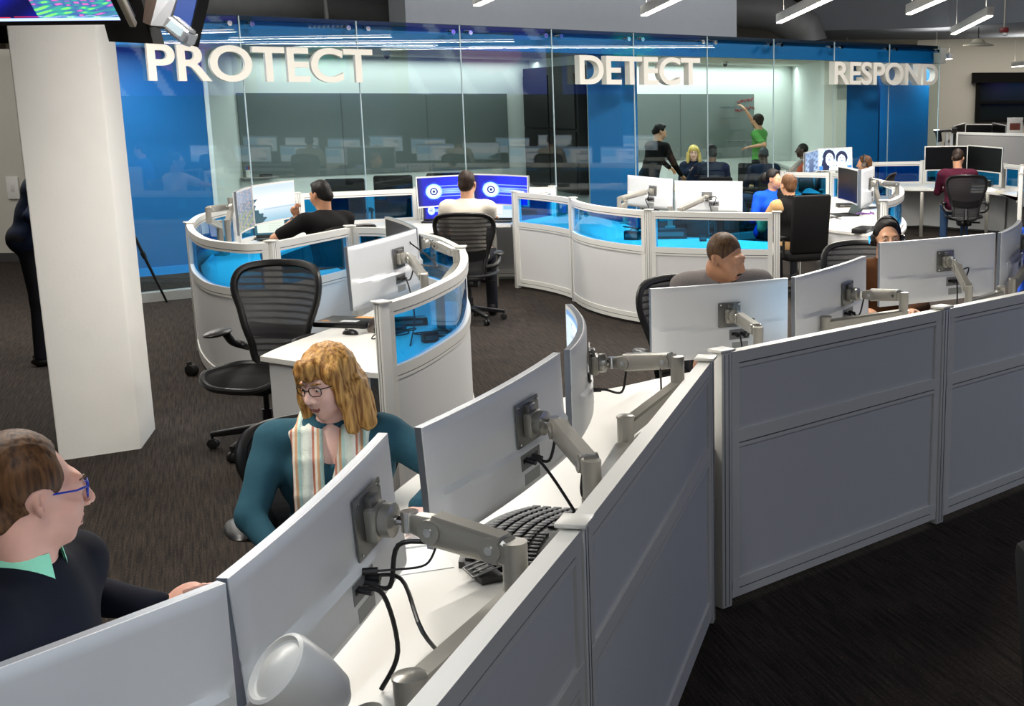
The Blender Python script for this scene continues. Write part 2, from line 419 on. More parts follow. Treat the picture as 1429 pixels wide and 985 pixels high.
word('RESPOND', 1155, 1300, 2.36, 2.73, 0.12, 'white raised word RESPOND on the glass front')

# meeting-room fittings
GREYB = mat('grey_back_painted_glass', (112, 120, 118), 0.12, spec=0.7, var=0.03)
def board(name, s0, s1, z0, z1, label, seams_=()):
    t = thing(name, label, 'whiteboard', G((s0 + s1) / 2, 3.22, z0), GROT)
    gbox(MB(), s0, s1, 3.215, 3.235, z0, z1).build('board', GREYB, t, True)
    for s in seams_: gbox(MB(), s - 0.004, s + 0.004, 3.208, 3.216, z0, z1).build('joint', GREYLINE, t, True)
    return t
b1 = board('glass_whiteboard', Gs(331, 131, 3.2), Gs(708, 131, 3.2), 1.08, 2.235, 'long grey glass board in the left meeting room', (3.9, 5.3))
st_ = Gs(352, 245, 3.1)
tr = thing('pen_tray', 'small pen tray at the left end of the grey board', 'tray', G(st_ + 0.1, 3.1, 1.1), GROT)
gbox(MB(), st_ - 0.12, st_ + 0.36, 3.05, 3.2, 1.09, 1.105).build('tray', SILVER, tr, True)
er = gbox(MB(), st_ + 0.12, st_ + 0.28, 3.08, 3.14, 1.106, 1.14).build('eraser', BLACKP, None, True); tag(er, 'black eraser on the pen tray', 'eraser')
cu_ = thing('marker_cup', 'white cup of markers on the pen tray', 'cup', G(st_ - 0.04, 3.11, 1.106))
MB().lathe([(0.035, 0), (0.04, 0.1), (0.036, 0.1), (0.03, 0.02)], G(st_ - 0.04, 3.11, 1.106)).build('cup', PAPER, cu_, True)
for i, c in enumerate(((20, 60, 180), (180, 30, 30), (20, 20, 20))):
    MB().tube([G(st_ - 0.055 + i * 0.016, 3.11, 1.12), G(st_ - 0.07 + i * 0.03, 3.10, 1.25)], 0.008, 8).build('marker', mat('marker_%d' % i, c, 0.4), cu_, True)
b2 = board('glass_whiteboard', Gs(888, 131, 3.2), Gs(1053, 131, 3.2), 1.08, 2.235, 'grey glass board with red writing in the right meeting room', (Gs(950, 131, 3.2),))
# red handwriting: notes in short strokes
rw = MB(); rnd = random.Random(3)
for (px, py, n) in ((1035, 142, 5), (1032, 155, 6)):
    s = Gs(px - 6, py, 3.2); 
    for k in range(n):
        pts = []; zc = Q(px, py, (G(s, 3.2)).y).z
        for j in range(6): pts.append(G(s + k * 0.09 + j * 0.014, 3.205, zc + 0.012 * k + 0.05 * (rnd.random() - 0.5) * (1.6 if j % 2 else 1)))
        rw.tube(pts, 0.006, 5)
rw.build('red_writing', mat('red_marker_ink', (170, 50, 60), 0.5), b2, True)
dw = MB()
for (px, py, n) in ((1005, 150, 9), (1006, 165, 7), (1020, 182, 6), (1012, 198, 8)):
    s = Gs(px, py, 3.2); zc = Q(px, py, G(s, 3.2).y).z
    for k in range(n): dw.tube([G(s + k * 0.07 + j * 0.012, 3.205, zc + 0.03 * (rnd.random() - 0.5)) for j in range(5)], 0.003, 5)
dw.build('blue_writing', mat('blue_marker_ink', (50, 75, 95), 0.5), b2, True)
# black wall cabinet on the divider
def dv(k, off, z): 
    a, b = G(6.42, 0.52), G(7.3, 3.25); d = (b - a).normalized(); n = Vector((-d.y, d.x, 0)); p = a.lerp(b, k) + n * off; return Vector((p.x, p.y, z))
cb = thing('wall_cabinet', 'tall black panelled cabinet on the wall of the left meeting room', 'cabinet', dv(0.5, 0.2, 0.75))
def dbox(mb, k0, k1, o0, o1, z0, z1): return mb.hexa([dv(k0, o0, z0), dv(k1, o0, z0), dv(k1, o1, z0), dv(k0, o1, z0), dv(k0, o0, z1), dv(k1, o0, z1), dv(k1, o1, z1), dv(k0, o1, z1)])
CABB = mat('satin_black_laminate', (20, 19, 18), 0.55, spec=0.25)
dbox(MB(), 0.06, 0.95, 0.065, 0.2, 0.78, 2.62).build('carcass', CABB, cb, True)
for (k0, k1, z0, z1) in ((0.09, 0.49, 1.72, 2.5), (0.51, 0.93, 1.72, 2.5), (0.09, 0.49, 0.83, 1.68), (0.51, 0.93, 0.83, 1.68)):
    dbox(MB(), k0, k1, 0.2, 0.225, z0, z1).build('door', CABB, cb, True)
# table, credenza, chairs of the right room
tc_ = G(8.9, 1.35)
tb = thing('meeting_table', 'pale maple table in the right meeting room', 'table', (tc_.x, tc_.y, 0), GROT)
gbox(MB(), 7.6, 10.1, 0.95, 2.05, 0.71, 0.74).build('table_top', WOODL, tb, True)
for s in (7.9, 9.8): gbox(MB(), s - 0.05, s + 0.05, 1.2, 1.8, 0.0, 0.71).build('leg', SILVER, tb, True)
cr_ = thing('credenza', 'white credenza along the right wall of the meeting room', 'cabinet', G(12.0, 2.4), GROT)
def cw(k, off, z):
    a, b = G(11.33, 0.45), G(13.5, 3.25); d = (b - a).normalized(); n = Vector((-d.y, d.x, 0)); p = a.lerp(b, k) + n * off; return Vector((p.x, p.y, z))
def cbox(mb, k0, k1, o0, o1, z0, z1): return mb.hexa([cw(k0, o0, z0), cw(k1, o0, z0), cw(k1, o1, z0), cw(k0, o1, z0), cw(k0, o0, z1), cw(k1, o0, z1), cw(k1, o1, z1), cw(k0, o1, z1)])
cbox(MB(), 0.2, 0.80, 0.08, 0.5, 0.05, 0.94).build('carcass', WHITE, cr_, True)
cbox(MB(), 0.19, 0.81, 0.07, 0.53, 0.94, 0.98).build('worktop', WHITE, cr_, True)
for k in range(4): cbox(MB(), 0.21 + k * 0.15, 0.35 + k * 0.15, 0.5, 0.515, 0.1, 0.9).build('door', WHITE, cr_, True)
# steel uprights in the right niche
for k, (s, lab) in enumerate(((13.05, 'left one of the two slim dark uprights behind RESPOND'), (13.2, 'right one of the two slim dark uprights behind RESPOND'))):
    o = gbox(MB(), s, s + 0.05, 0.9, 0.95, 0, 2.75).build('steel_upright', mat('dark_blue_steel', (20, 50, 95), 0.4, 0.4), None, True); tag(o, lab, 'post')
# ceiling cameras, sprinkler
for (px, py, lab) in ((540, 84, 'small white dome camera under the ceiling of the left meeting room'), (1012, 90, 'small white dome camera under the ceiling of the right meeting room')):
    s = Gs(px, py, 1.6); t = thing('dome_camera', lab, 'camera', G(s, 1.6, 2.68))
    MB().lathe([(0.05, 0.08), (0.055, 0.05), (0.05, 0.04)], G(s, 1.6, 2.68)).build('housing', PAPER, t, True)
    MB().ellip(G(s, 1.6, 2.715), (0.04, 0.04, 0.045)).build('lens_dome', BLACKP, t, True)

# end-wall window with dark blind, right
wx0 = Q(1362, 103, 36.9); wx1 = Q(1480, 103, 36.9)
t = thing('window_12', 'dark window with black blind box at the far right', 'window', (8.5, 36.9, 1.4)); t['kind'] = 'structure'
xa = wx0.x; zt = Q(1362, 104, 36.9).z; zb_ = Q(1362, 171, 36.9).z
MB().box((xa + 2.3, 36.9, zt - 0.09), (4.8, 0.25, 0.28)).build('blind_box', BLACKM, t, True)
MB().box((xa + 2.35, 36.96, (zt + zb_) / 2 - 0.05), (4.5, 0.04, zt - zb_ - 0.2)).build('pane', mat('night_window', (28, 34, 34), 0.1), t, True)
for zz in (zb_ + 0.05, (zt + zb_) / 2 - 0.1): MB().box((xa + 2.35, 36.9, zz), (4.6, 0.1, 0.08)).build('bar', BLACKM, t, True)
MB().box((xa + 0.08, 36.9, (zt + zb_) / 2), (0.12, 0.12, zt - zb_)).build('frame', BLACKM, t, True)

# pipes and ducts overhead
def pipe(name, pts, r, m, label, cat='pipe'):
    o = MB().tube(pts, r, 14).build(name, m, None, True); return tag(o, label, cat)
pipe('ceiling_pipe', [Q(1100, 47, 33), Q(1300, 46, 33), Q(1440, 28, 30)], 0.09, PIPEW, 'long cream pipe below the grey bulkhead at right')
pipe('ceiling_pipe', [Q(1140, 52, 31), Q(1280, 56, 31)], 0.11, PIPEW, 'short thick cream pipe just above the word RESPOND')
pipe('ceiling_pipe', [Q(1183, 36, 30), Q(1181, 60, 30)], 0.03, PIPEW, 'thin vertical pipe above the word RESPOND')
pipe('air_duct', [Q(1020, 10, 24), Q(1080, 16, 24), Q(1124, 42, 24), Q(1128, 60, 24)], 0.35, DUCT, 'grey round duct at the notch right of the bulkhead', 'duct')
pipe('air_duct', [Q(250, 6, 17), Q(420, 8, 18), Q(560, 26, 19)], 0.3, DUCT, 'round duct above the word PROTECT', 'duct')
pipe('ceiling_pipe', [Q(300, 22, 16), Q(560, 34, 19)], 0.03, DUCT, 'thin dark pipe above the word PROTECT')
pipe('ceiling_pipe', [Q(452, -10, 17), Q(456, 27, 17)], 0.03, DUCT, 'thin upright pipe above the T of PROTECT')

# linear pendant lamps
LP_ = 36
LAMPEM = emis('lamp_diffuser', (255, 246, 232), 9.0)
def lamp(a, b, label, w=0.075, power=None, color=(1.0, 0.95, 0.87)):
    a, b = Vector(a), Vector(b); mid = (a + b) / 2; d = (b - a); L = d.length; yaw = math.atan2(d.y, d.x)
    t = thing('pendant_lamp', label, 'lamp', mid, yaw, 'linear pendant lamps')
    MB().box((0, 0, 0.055), (L, w, 0.1), None, 0.006).build('housing', PAPER, t)
    MB().box((0, 0, 0.0), (L - 0.02, w - 0.012, 0.012)).build('diffuser', LAMPEM, t)
    for k in (-0.4, 0.4):
        MB().tube([(L * k, 0, 0.1), (L * k, 0, 4.65 - mid.z)], 0.003, 5).build('suspension_wire', SILVER, t)
    li = bpy.data.lights.new('pendant_glow', 'AREA'); li.shape = 'RECTANGLE'; li.size = L; li.size_y = 0.12; li.energy = (power or 36) * L; li.color = color
    lo = bpy.data.objects.new('pendant_glow', li); COL.objects.link(lo); lo.location = mid - Vector((0, 0, 0.03)); lo.rotation_euler = (0, 0, yaw)
    li = bpy.data.lights.new('added_upward_fill', 'AREA'); li.shape = 'RECTANGLE'; li.size = L; li.size_y = 0.1; li.energy = (power or 36) * L * 0.30; li.color = color  # upward light added to each pendant to brighten bulkhead and ceiling
    lo = bpy.data.objects.new('added_upward_fill', li); COL.objects.link(lo); lo.location = mid + Vector((0, 0, 0.13)); lo.rotation_euler = (PI, 0, yaw)
    return t
LZ = 3.05
def lampP(x0, y0, x1, y1, label, L=None, **k):
    a, b = P(x0, y0, LZ), P(x1, y1, LZ)
    if L: b = a + (b - a).normalized() * L
    return lamp(a, b, label, **k)
lampP(665, 8, 700, -8, 'linear pendant lamp whose tip shows at the top left of the bulkhead', 2.4)
lampP(898, 22, 957, -6, 'linear pendant lamp above the word DETECT', 2.6)
lampP(1087, 32, 1185, -14, 'long linear pendant lamp left of the grey duct notch', 4.4)
lampP(1268, 20, 1318, -2, 'linear pendant lamp above the word RESPOND', 2.4)
lampP(1330, 48, 1382, 22, 'linear pendant lamp with a dark driver box at its upper end')
lamp(Q(1304, 90, 27), Q(1327, 77, 25.5), 'short linear pendant lamp seen past the right edge of the glass')
lamp(Q(1413, 100, 30), Q(1440, 84, 28.5), 'linear pendant lamp over the dark window')
# more of the same lamps above the desks, outside the picture
for i, (x, y, a) in enumerate(((-4.5, 10.5, 70), (-2.2, 6.8, 60), (0.3, 8.6, 75), (1.6, 11.6, 95), (4.6, 14.5, 100), (-6.5, 12.0, 60), (-2.4, 3.9, 70))):
    d = Vector((math.cos(R(a)), math.sin(R(a)), 0)) * 1.2
    lamp(Vector((x, y, 3.1)) - d, Vector((x, y, 3.1)) + d, 'linear pendant lamp over the desks, above the picture', power=LP_)
for (x, y, a, pw) in ((2.6, 1.6, 60, 11), (4.6, 6.4, 70, 13), (-0.9, 0.6, 80, 13), (0.9, -1.6, 80, 7)):  # unseen cool lamps added to brighten near panels, monitor backs and faces
    d = Vector((math.cos(R(a)), math.sin(R(a)), 0)) * 1.2
    lamp(Vector((x, y, 3.1)) - d, Vector((x, y, 3.1)) + d, 'unseen linear pendant lamp added over the aisle to brighten the near panels', power=pw, color=(0.82, 0.91, 1.0))
def area(name, loc, size, energy, color=(1, 1, 1), rot=(0, 0, 0), sy=None):
    li = bpy.data.lights.new(name, 'AREA'); li.energy = energy; li.color = color; li.size = size
    if sy: li.shape = 'RECTANGLE'; li.size_y = sy
    lo = bpy.data.objects.new(name, li); COL.objects.link(lo); lo.location = loc; lo.rotation_euler = rot; return lo
area('cove_light', G(4.8, 2.95, 2.72), 4.6, 24, (0.92, 1.0, 0.97), (0, 0, GROT), 0.3)
area('cove_light', G(10.3, 2.95, 2.72), 5.6, 48, (0.92, 1.0, 0.97), (0, 0, GROT), 0.3)
area('downlight', G(4.2, 1.4, 2.72), 3.0, 40, (0.92, 1.0, 0.98), (0, 0, GROT), 0.6)
area('downlight', G(9.0, 1.4, 2.72), 3.0, 60, (0.92, 1.0, 0.98), (0, 0, GROT), 0.6)
area('downlight', G(0.3, 1.2, 2.72), 1.0, 60, (1, 0.97, 0.92), (0, 0, GROT), 0.5)
area('downlight', G(12.9, 0.9, 2.72), 1.2, 80, (1, 1, 1), (0, 0, GROT), 0.5)
for s in (1.0, 4.6, 8.2, 11.8):  # unseen area lights added to brighten the letters and the bulkhead
    lo = area('letter_fill', G(s, -2.6, 4.35), 1.6, 70, (1, 0.96, 0.9), sy=0.3); lo.rotation_euler = (GW * 2.6 + Vector((0, 0, -1.5))).to_track_quat('-Z', 'Y').to_euler()
area('end_wall_light', (8, 33, 4.0), 6, 260, (1, 0.95, 0.85))
area('left_room_light', (-9.5, 14.5, 3.9), 3, 90, (1, 0.96, 0.9))
w_ = bpy.data.worlds.new('world'); SC.world = w_; w_.use_nodes = True
w_.node_tree.nodes['Background'].inputs[0].default_value = (0.62, 0.75, 1.0, 1); w_.node_tree.nodes['Background'].inputs[1].default_value = 0.12

# smoke alarm strobe, dome lamp
t = thing('fire_strobe', 'small red alarm strobe below the ceiling at far right', 'alarm', Q(1401, 41, 24))
p = Q(1401, 42, 24); MB().box(p, (0.16, 0.08, 0.09), None, 0.01).build('housing', mat('alarm_red', (110, 20, 15), 0.4), t, True)
MB().lathe([(0.04, 0), (0.045, -0.04), (0.02, -0.06)], p - Vector((-0.02, 0, 0.045))).build('lens', PAPER, t, True)
MB().tube([p + Vector((0, 0, 0.04)), Vector((p.x, p.y, 4.65))], 0.012, 6).build('conduit', PIPEW, t, True)
p = Q(1365, 64, 26); t = thing('dome_pendant', 'pale shallow dome lamp hanging above the dark window', 'lamp', p)
MB().lathe([(0.30, 0), (0.29, 0.02), (0.14, 0.06), (0.1, 0.12), (0.04, 0.14)], p).build('shade', PIPEW, t, True)
MB().tube([p + Vector((0, 0, 0.13)), Vector((p.x, p.y, 4.65))], 0.01, 6).build('cord', BLACKP, t, True)
# ------------------------------------------------------------------ curved partitions
def panel(path, glass, label, group=None, h=1.10, e0=0.035, e1=0.035, mats=None):
    L = plen(path); path = cutpath(path, e0, L - e1)
    if len(path) > 2 and plen(path) > 0: pass
    mid = path[len(path) // 2]
    t = thing('partition_panel', label, 'partition', (mid.x, mid.y, 0.0), 0, group)
    k = h - 1.10
    MB().strip(path, 0.05, 1.052 + k, 1.10 + k).build('top_rail', RAILW, t, True)
    MB().strip(path, 0.044, 1.046 + k, 1.052 + k).build('gasket', GREYLINE, t, True)
    MB().strip(path, 0.046, 1.030 + k, 1.046 + k).build('bead', RAILW, t, True)
    MB().strip(path, 0.05, 0.712, 0.765).build('middle_rail', RAILW, t, True)
    MB().strip(path, 0.044, 0.706, 0.712).build('gasket', GREYLINE, t, True)
    MB().strip(path, 0.046, 0.690, 0.706).build('bead', RAILW, t, True)
    MB().strip(path, 0.05, 0.070, 0.112).build('bottom_rail', RAILW, t, True)
    MB().strip(path, 0.044, 0.064, 0.070).build('gasket', GREYLINE, t, True)
    MB().strip(path, 0.046, 0.030, 0.064).build('bead', RAILW, t, True)
    L2 = plen(path)
    MB().strip(cutpath(path, 0, 0.045), 0.047, 0.031, 1.051 + k).build('stile', RAILW, t, True)
    MB().strip(cutpath(path, L2 - 0.045, L2), 0.047, 0.031, 1.051 + k).build('stile', RAILW, t, True)
    ins = cutpath(path, 0.045, L2 - 0.045)
    if glass: MB().strip(ins, 0.008, 0.765, 1.03 + k).build('glass_pane', BLUEGL, t, True)
    else: MB().strip(ins, 0.03, 0.765, 1.03 + k).build('upper_panel', PANELW, t, True)
    MB().strip(ins, 0.03, 0.112, 0.69).build('lower_panel', PANELW, t, True)
    return t
def post(p, yaw, label, h=1.105, w=0.058, group=None):
    t = thing('partition_post', label, 'post', (p[0], p[1], 0), yaw, group)
    mb = MB(); mb.box((0, 0, h / 2), (w, w, h), None, 0.004); mb.build('upright', RAILW, t)
    for s in (-1, 1): MB().box((s * 0.012, -w / 2 - 0.0005, h / 2), (0.003, 0.002, h - 0.02)).build('seam', GREYLINE, t)
    MB().box((0, 0, h + 0.006), (w + 0.03, w + 0.022, 0.012), None, 0.004).build('cap', WHITE, t)
    return t
def seg(a, b, bulge=0.0, n=10):
    a, b = Vector((a[0], a[1], 0)), Vector((b[0], b[1], 0))
    if abs(bulge) < 1e-6: return [a, b]
    d = b - a; nn = Vector((-d.y, d.x, 0)).normalized()
    return [a.lerp(b, i / n) + nn * bulge * (1 - (2 * i / n - 1) ** 2) for i in range(n + 1)]
def yawof(a, b): return math.atan2(b[1] - a[1], b[0] - a[0])
def px11(pts, z=1.10): return smoothpath([(lambda v: (v.x, v.y, 0))(P(x, y, z)) for x, y in pts], 6)

# near wall of panels
AB = P(802, 733, 1.1); AB.z = 0; BC = P(985, 503, 1.1); BC.z = 0
C0 = P(1007, 492, 1.1); C0.z = 0; CD = P(1315, 431, 1.1); CD.z = 0
Aaz = (AB - P(600, 971, 1.1)); Aaz.z = 0; Aaz.normalize()
A0 = AB - Aaz * 1.95
Dd = P(1429, 408, 1.1) - P(1328, 428.5, 1.1); Dd.z = 0; Dd.normalize(); D2 = CD + Dd * 1.75
panel([A0, AB], False, 'nearest white partition panel, lower middle of the picture')
panel([AB, BC], False, 'white partition panel directly behind the ergonomic keyboard desk')
panel([C0, CD], False, 'large white partition panel between the double post and the slim post at right')
panel([CD, D2], False, 'white partition panel running out at the right edge of the picture')
post(A0, yawof(A0, AB), 'partition post below the picture edge')
post(AB, yawof(AB, BC), 'nearest partition post with square white cap')
post(BC + (AB - BC).normalized() * 0.0, yawof(AB, BC), 'left post of the double partition post')
post(C0, yawof(C0, CD), 'right post of the double partition post')
post(CD, yawof(C0, CD), 'partition post between the two large panels at right')
post(D2, yawof(CD, D2), 'partition post beyond the right edge')

# left island: a snaking chain with blue glass
L0 = P(264, 312, 1.1); L0.z = 0; L1 = P(378, 338, 1.1); L1.z = 0; L2 = P(488, 317, 1.1); L2.z = 0
J = P(643, 346, 1.1); J.z = 0; E_ = P(532, 424, 1.1); E_.z = 0
K1 = Vector((-4.9, 12.9, 0)); K2 = P(413, 270, 1.1); K2.z = 0; K3 = P(583, 263, 1.1); K3.z = 0; K4 = P(771, 261, 1.1); K4.z = 0
M0 = P(718, 268, 1.1); M0.z = 0; M1 = P(799, 277, 1.1); M1.z = 0; M2 = P(905, 294, 1.1); M2.z = 0; M3 = P(1084, 297, 1.1); M3.z = 0
pth = px11([(264, 312), (269, 322), (285, 332), (310, 337), (345, 340), (378, 338)])
arcL = pth; panel(arcL, True, 'strongly curved blue glass partition around the left island')
panel([L1, L2], True, 'straight blue glass partition behind the empty mesh chair')
arcR1 = px11([(488, 317), (540, 318), (586, 325), (615, 332), (643, 346)]); panel(arcR1, True, 'curved blue glass partition behind the dark tilted screen')
arcR2 = px11([(643, 346), (648, 360), (639, 379), (610, 396), (572, 412), (532, 424)]); panel(arcR2, True, 'tall curved blue glass partition next to the woman in teal')
arcK0 = smoothpath([L0, (-4.86, 12.0, 0), K1], 5); panel(arcK0, True, 'blue glass partition beside the left monitor arm')
panel([K1, K2], True, 'blue glass partition behind the two left screens')
panel([K2, K3], True, 'blue glass partition behind the man in the black shirt')
panel([K3, K4], True, 'blue glass partition behind the two blue screens')
panel([K4, M0], True, 'short blue glass partition right of the two blue screens')
panel(seg(M0, M1, 0.07), True, 'leftmost of three curved panels in the middle of the room')
panel(seg(M1, M2, -0.16), True, 'middle one of three curved panels in the middle of the room')
panel(seg(M2, M3, -0.05), True, 'rightmost of three curved panels, behind the man in grey')
for p, q, lab in ((L0, L1, 'leftmost post of the left island'), (L1, L2, 'double post behind the empty mesh chair'), (L2, J, 'post right of the empty mesh chair'),
                  (J, E_, 'post at the top of the tall curved glass partition'), (E_, BC, 'wide post behind the head of the woman in teal'), (K1, K2, 'post hidden behind the left screens'),
                  (K2, K3, 'post behind the hand of the man in the black shirt'), (K3, K4, 'post left of the two blue screens'), (K4, M0, 'post right of the two blue screens'),
                  (M0, M1, 'left end post of the middle row of panels'), (M1, M2, 'second post of the middle row of panels'), (M2, M3, 'third post of the middle row of panels'),
                  (M3, (M3.x + 1, M3.y + 0.05), 'right end post of the middle row of panels')):
    post(p, yawof(p, q), lab)
# right islands
N0 = P(1092, 240, 1.1); N0.z = 0; N1 = P(1161, 241, 1.1); N1.z = 0; N3 = P(1233, 281, 1.1); N3.z = 0
panel([N0, N1], True, 'blue glass partition in front of the screens with the photo')
arcN = px11([(1161, 241), (1195, 245), (1225, 250), (1250, 258), (1259, 268), (1249, 277), (1233, 281)])
ln = plen(arcN)
panel(cutpath(arcN, 0, ln * 0.5), True, 'blue glass partition behind the black upright monitor')
panel(cutpath(arcN, ln * 0.5, ln), True, 'tightly curved blue glass partition at the end of the cluttered desk')
pm = cutpath(arcN, 0, ln * 0.5)[-1]
for p, q, lab in ((N0, N1, 'far post of the cluttered desk'), (N1, pm, 'post left of the black upright monitor'), (pm, N3, 'post behind the arm of the black upright monitor'), (N3, (N3.x + 1, N3.y), 'end post right of the cluttered desk')):
    post(p, yawof(p, q), lab)
B0 = P(1180, 226, 1.1); B1 = P(1289, 225, 1.1); B3 = P(1402, 229, 1.1); B4 = P(1427, 231, 1.1)
for b in (B0, B1, B3, B4): b.z = 0
B0 = B1 + (P(1229, 226, 1.1) - B1); B0.z = 0; B0 = B1 + (B0 - B1) * 1.25; B0.z = 0
B5 = P(1425, 243, 1.1); B5.z = 0; B6 = P(1440, 262, 1.1); B6.z = 0
panel([B0, B1], True, 'blue glass partition left of the man in burgundy')
panel([B1, B3], True, 'blue glass partition behind the man in burgundy')
panel([B3, B4], True, 'short blue glass partition at the far right')
panel([B4, B5], True, 'blue glass partition returning at the right edge')
for p, q, lab in ((B0, B1, 'post at the left end of the far right desk'), (B1, B3, 'post left of the man in burgundy'), (B3, B4, 'post behind the right dark screen of the man in burgundy'), (B4, B5, 'post at the far right corner'), (B5, B6, 'tall white end post at the right edge')):
    post(p, yawof(p, q), lab)

# ------------------------------------------------------------------ desks
def offpath(path, d):
    out = []
    for i in range(len(path)):
        a = Vector(path[max(i - 1, 0)]); b = Vector(path[min(i + 1, len(path) - 1)]); t = (b - a); t.z = 0; t.normalize()
        out.append(Vector((path[i][0] - t.y * d, path[i][1] + t.x * d, 0)))
    return out
def desk(label, poly, legs=(), fascia=(), loc=None, group=None):
    c = sum((Vector((p[0], p[1], 0)) for p in poly), Vector()) / len(poly)
    t = thing('desk', label, 'desk', (c.x, c.y, 0), 0, group)
    mb = MB(); mb.slab(poly, 0.702, 0.73); mb.build('worktop', WHITE, t, True)
    for f in fascia: MB().strip(f, 0.025, 0.04, 0.70).build('side_panel', PANELW, t, True)
    for l in legs: MB().box((l[0], l[1], 0.35), (0.05, 0.05, 0.70), None, 0.005).build('leg', SILVER, t, True)
    return t
n_ = lambda a, b: (Vector((-(b - a).y, (b - a).x, 0))).normalized()
# near desk: strip along the near panels, on their far side
pa = [A0 + n_(A0, AB) * 0.035, AB + n_(A0, AB) * 0.035 , BC + n_(AB, BC) * 0.04, C0 + n_(C0, CD) * 0.06, CD + n_(C0, CD) * 0.035, D2 + n_(CD, D2) * 0.035]
inner = smoothpath([D2 + n_(CD, D2) * 0.95, CD + n_(C0, CD) * 1.0 + Vector((0.1, 0, 0)), (0.75, 7.25, 0), (0.25, 6.85, 0), (-0.17, 6.58, 0), (-0.52, 6.22, 0), (-0.80, 5.95, 0), (-1.06, 5.3, 0), (-1.2, 4.5, 0), (-1.22, 3.9, 0), (-1.15, 3.2, 0), (-1.02, 2.75, 0), (-0.97, 2.2, 0), (-1.05, 1.5, 0), A0 + n_(A0, AB) * 0.75], 4)
desk('long curved white desk behind the nearest partition panels', pa + inner, [(-0.85, 2.3), (-1.0, 4.4), (-0.7, 5.75), (0.5, 6.85), (1.6, 7.8)])
sm = MB()
for a, b in (((-0.17, 6.58), (-0.03, 5.75)), ((-0.63, 6.12), (-0.12, 5.0)), ((-0.99, 2.62), (-0.5, 2.75)), ((-1.2, 4.55), (-0.2, 4.4))):
    sm.strip([Vector((*a, 0)), Vector((*b, 0))], 0.003, 0.7301, 0.7306)
# left island desk under the empty chair's corner
c1 = P(363, 497, .73); c2 = P(448, 463, .73); c3 = P(525, 521, .73)
for c in (c1, c2, c3): c.z = 0
ex = offpath(arcR2, -0.05)
od = [c1, Vector((c3.x - 0.03, c3.y + 0.02, 0))] + [Vector(p) for p in ex[::-1]][1:-1]
in2 = smoothpath([(-2.35, 9.15, 0), (-2.40, 8.7, 0), (-2.42, 8.2, 0), c2, (-2.58, 7.3, 0), c1], 4)[:-1]
desk('white desk with rounded inner edge next to the empty mesh chair', od + in2, (), [[c1 + Vector((0.05, 0.02, 0)), c3 + Vector((-0.06, 0.06, 0))]])
# left island, black shirt man
ip = offpath(arcL, 0.06)
poly = [Vector(p) for p in ip] + [L1 + Vector((-0.02, 0.06, 0)), L2 + Vector((-0.07, 0.02, 0))]
poly += smoothpath([(-3.32, 10.95, 0), (-3.55, 10.62, 0), (-3.92, 10.68, 0), (-4.12, 11.2, 0), (-4.2, 12.2, 0), (-4.2, 13.2, 0), (-4.12, 14.45, 0)], 4)
poly += [K2 + Vector((0.05, -0.06, 0)), K1 + Vector((0.05, 0, 0)), Vector((-4.8, 12.0, 0)), L0 + Vector((0.05, 0.03, 0))]
desk('curved white desk of the man in the black shirt', poly, [(-3.7, 11.2), (-4.1, 13.5)])
poly = [K2 + Vector((0.12, -0.02, 0)), K3 + Vector((0.0, -0.07, 0)), K4 + Vector((-0.05, -0.07, 0)), M0 + Vector((-0.04, 0.1, 0)), M0 + Vector((-0.06, 0.0, 0))]
poly += smoothpath([(-2.75, 14.85, 0), (-3.0, 14.55, 0), (-3.3, 14.0, 0), (-3.15, 13.5, 0), (-3.25, 13.35, 0), (-3.6, 13.6, 0), (-3.95, 14.3, 0)], 4)
desk('white desk of the man in the white shirt', poly, [(-3.4, 13.8), (-2.7, 15.0)])
# middle island
mp = [M0 + Vector((0.08, 0.05, 0))] + offpath(seg(M0, M1, 0.07), 0.06)[1:] + offpath(seg(M1, M2, -0.16), 0.06)[1:] + offpath(seg(M2, M3, -0.05), 0.06)[1:]
mp += [Vector((M3.x, M3.y + 0.95, 0))] + smoothpath([(0.1, 13.1, 0), (-0.35, 13.35, 0), (-0.9, 14.1, 0), (-1.25, 15.1, 0), (-1.7, 16.0, 0), (-2.0, 16.3, 0)], 4)
desk('long white desk behind the three curved panels', mp, [(0.1, 13.0), (-1.1, 14.6)])
# cluttered desk, right
q = [P(1138, 318, .73), P(1228, 329, .73)]
for v in q: v.z = 0
poly = q + [N3 + Vector((-0.05, 0.0, 0))] + [Vector(p) for p in offpath(arcN, 0.06)[::-1]]
poly += smoothpath([N1 + Vector((-0.02, -0.05, 0)), P(1130, 262, .73), P(1118, 272, .73), P(1124, 285, .73), P(1140, 296, .73), P(1155, 307, .73)], 3)
for v in poly: v.z = 0
desk('cluttered white desk with laptop right of the tall black chair', poly, (), [[q[0] + Vector((0.03, 0.02, 0)), q[1] + Vector((0, 0.02, 0))]])
desk('white desk carrying the two screens with the photo', [N0 + Vector((0, .06, 0)), N1 + Vector((0, .06, 0)), N1 + Vector((0.35, 0.9, 0)), N0 + Vector((0.3, 1.0, 0))], [(N0.x + 0.3, N0.y + 0.9), (N1.x + 0.1, N1.y + 0.8)])
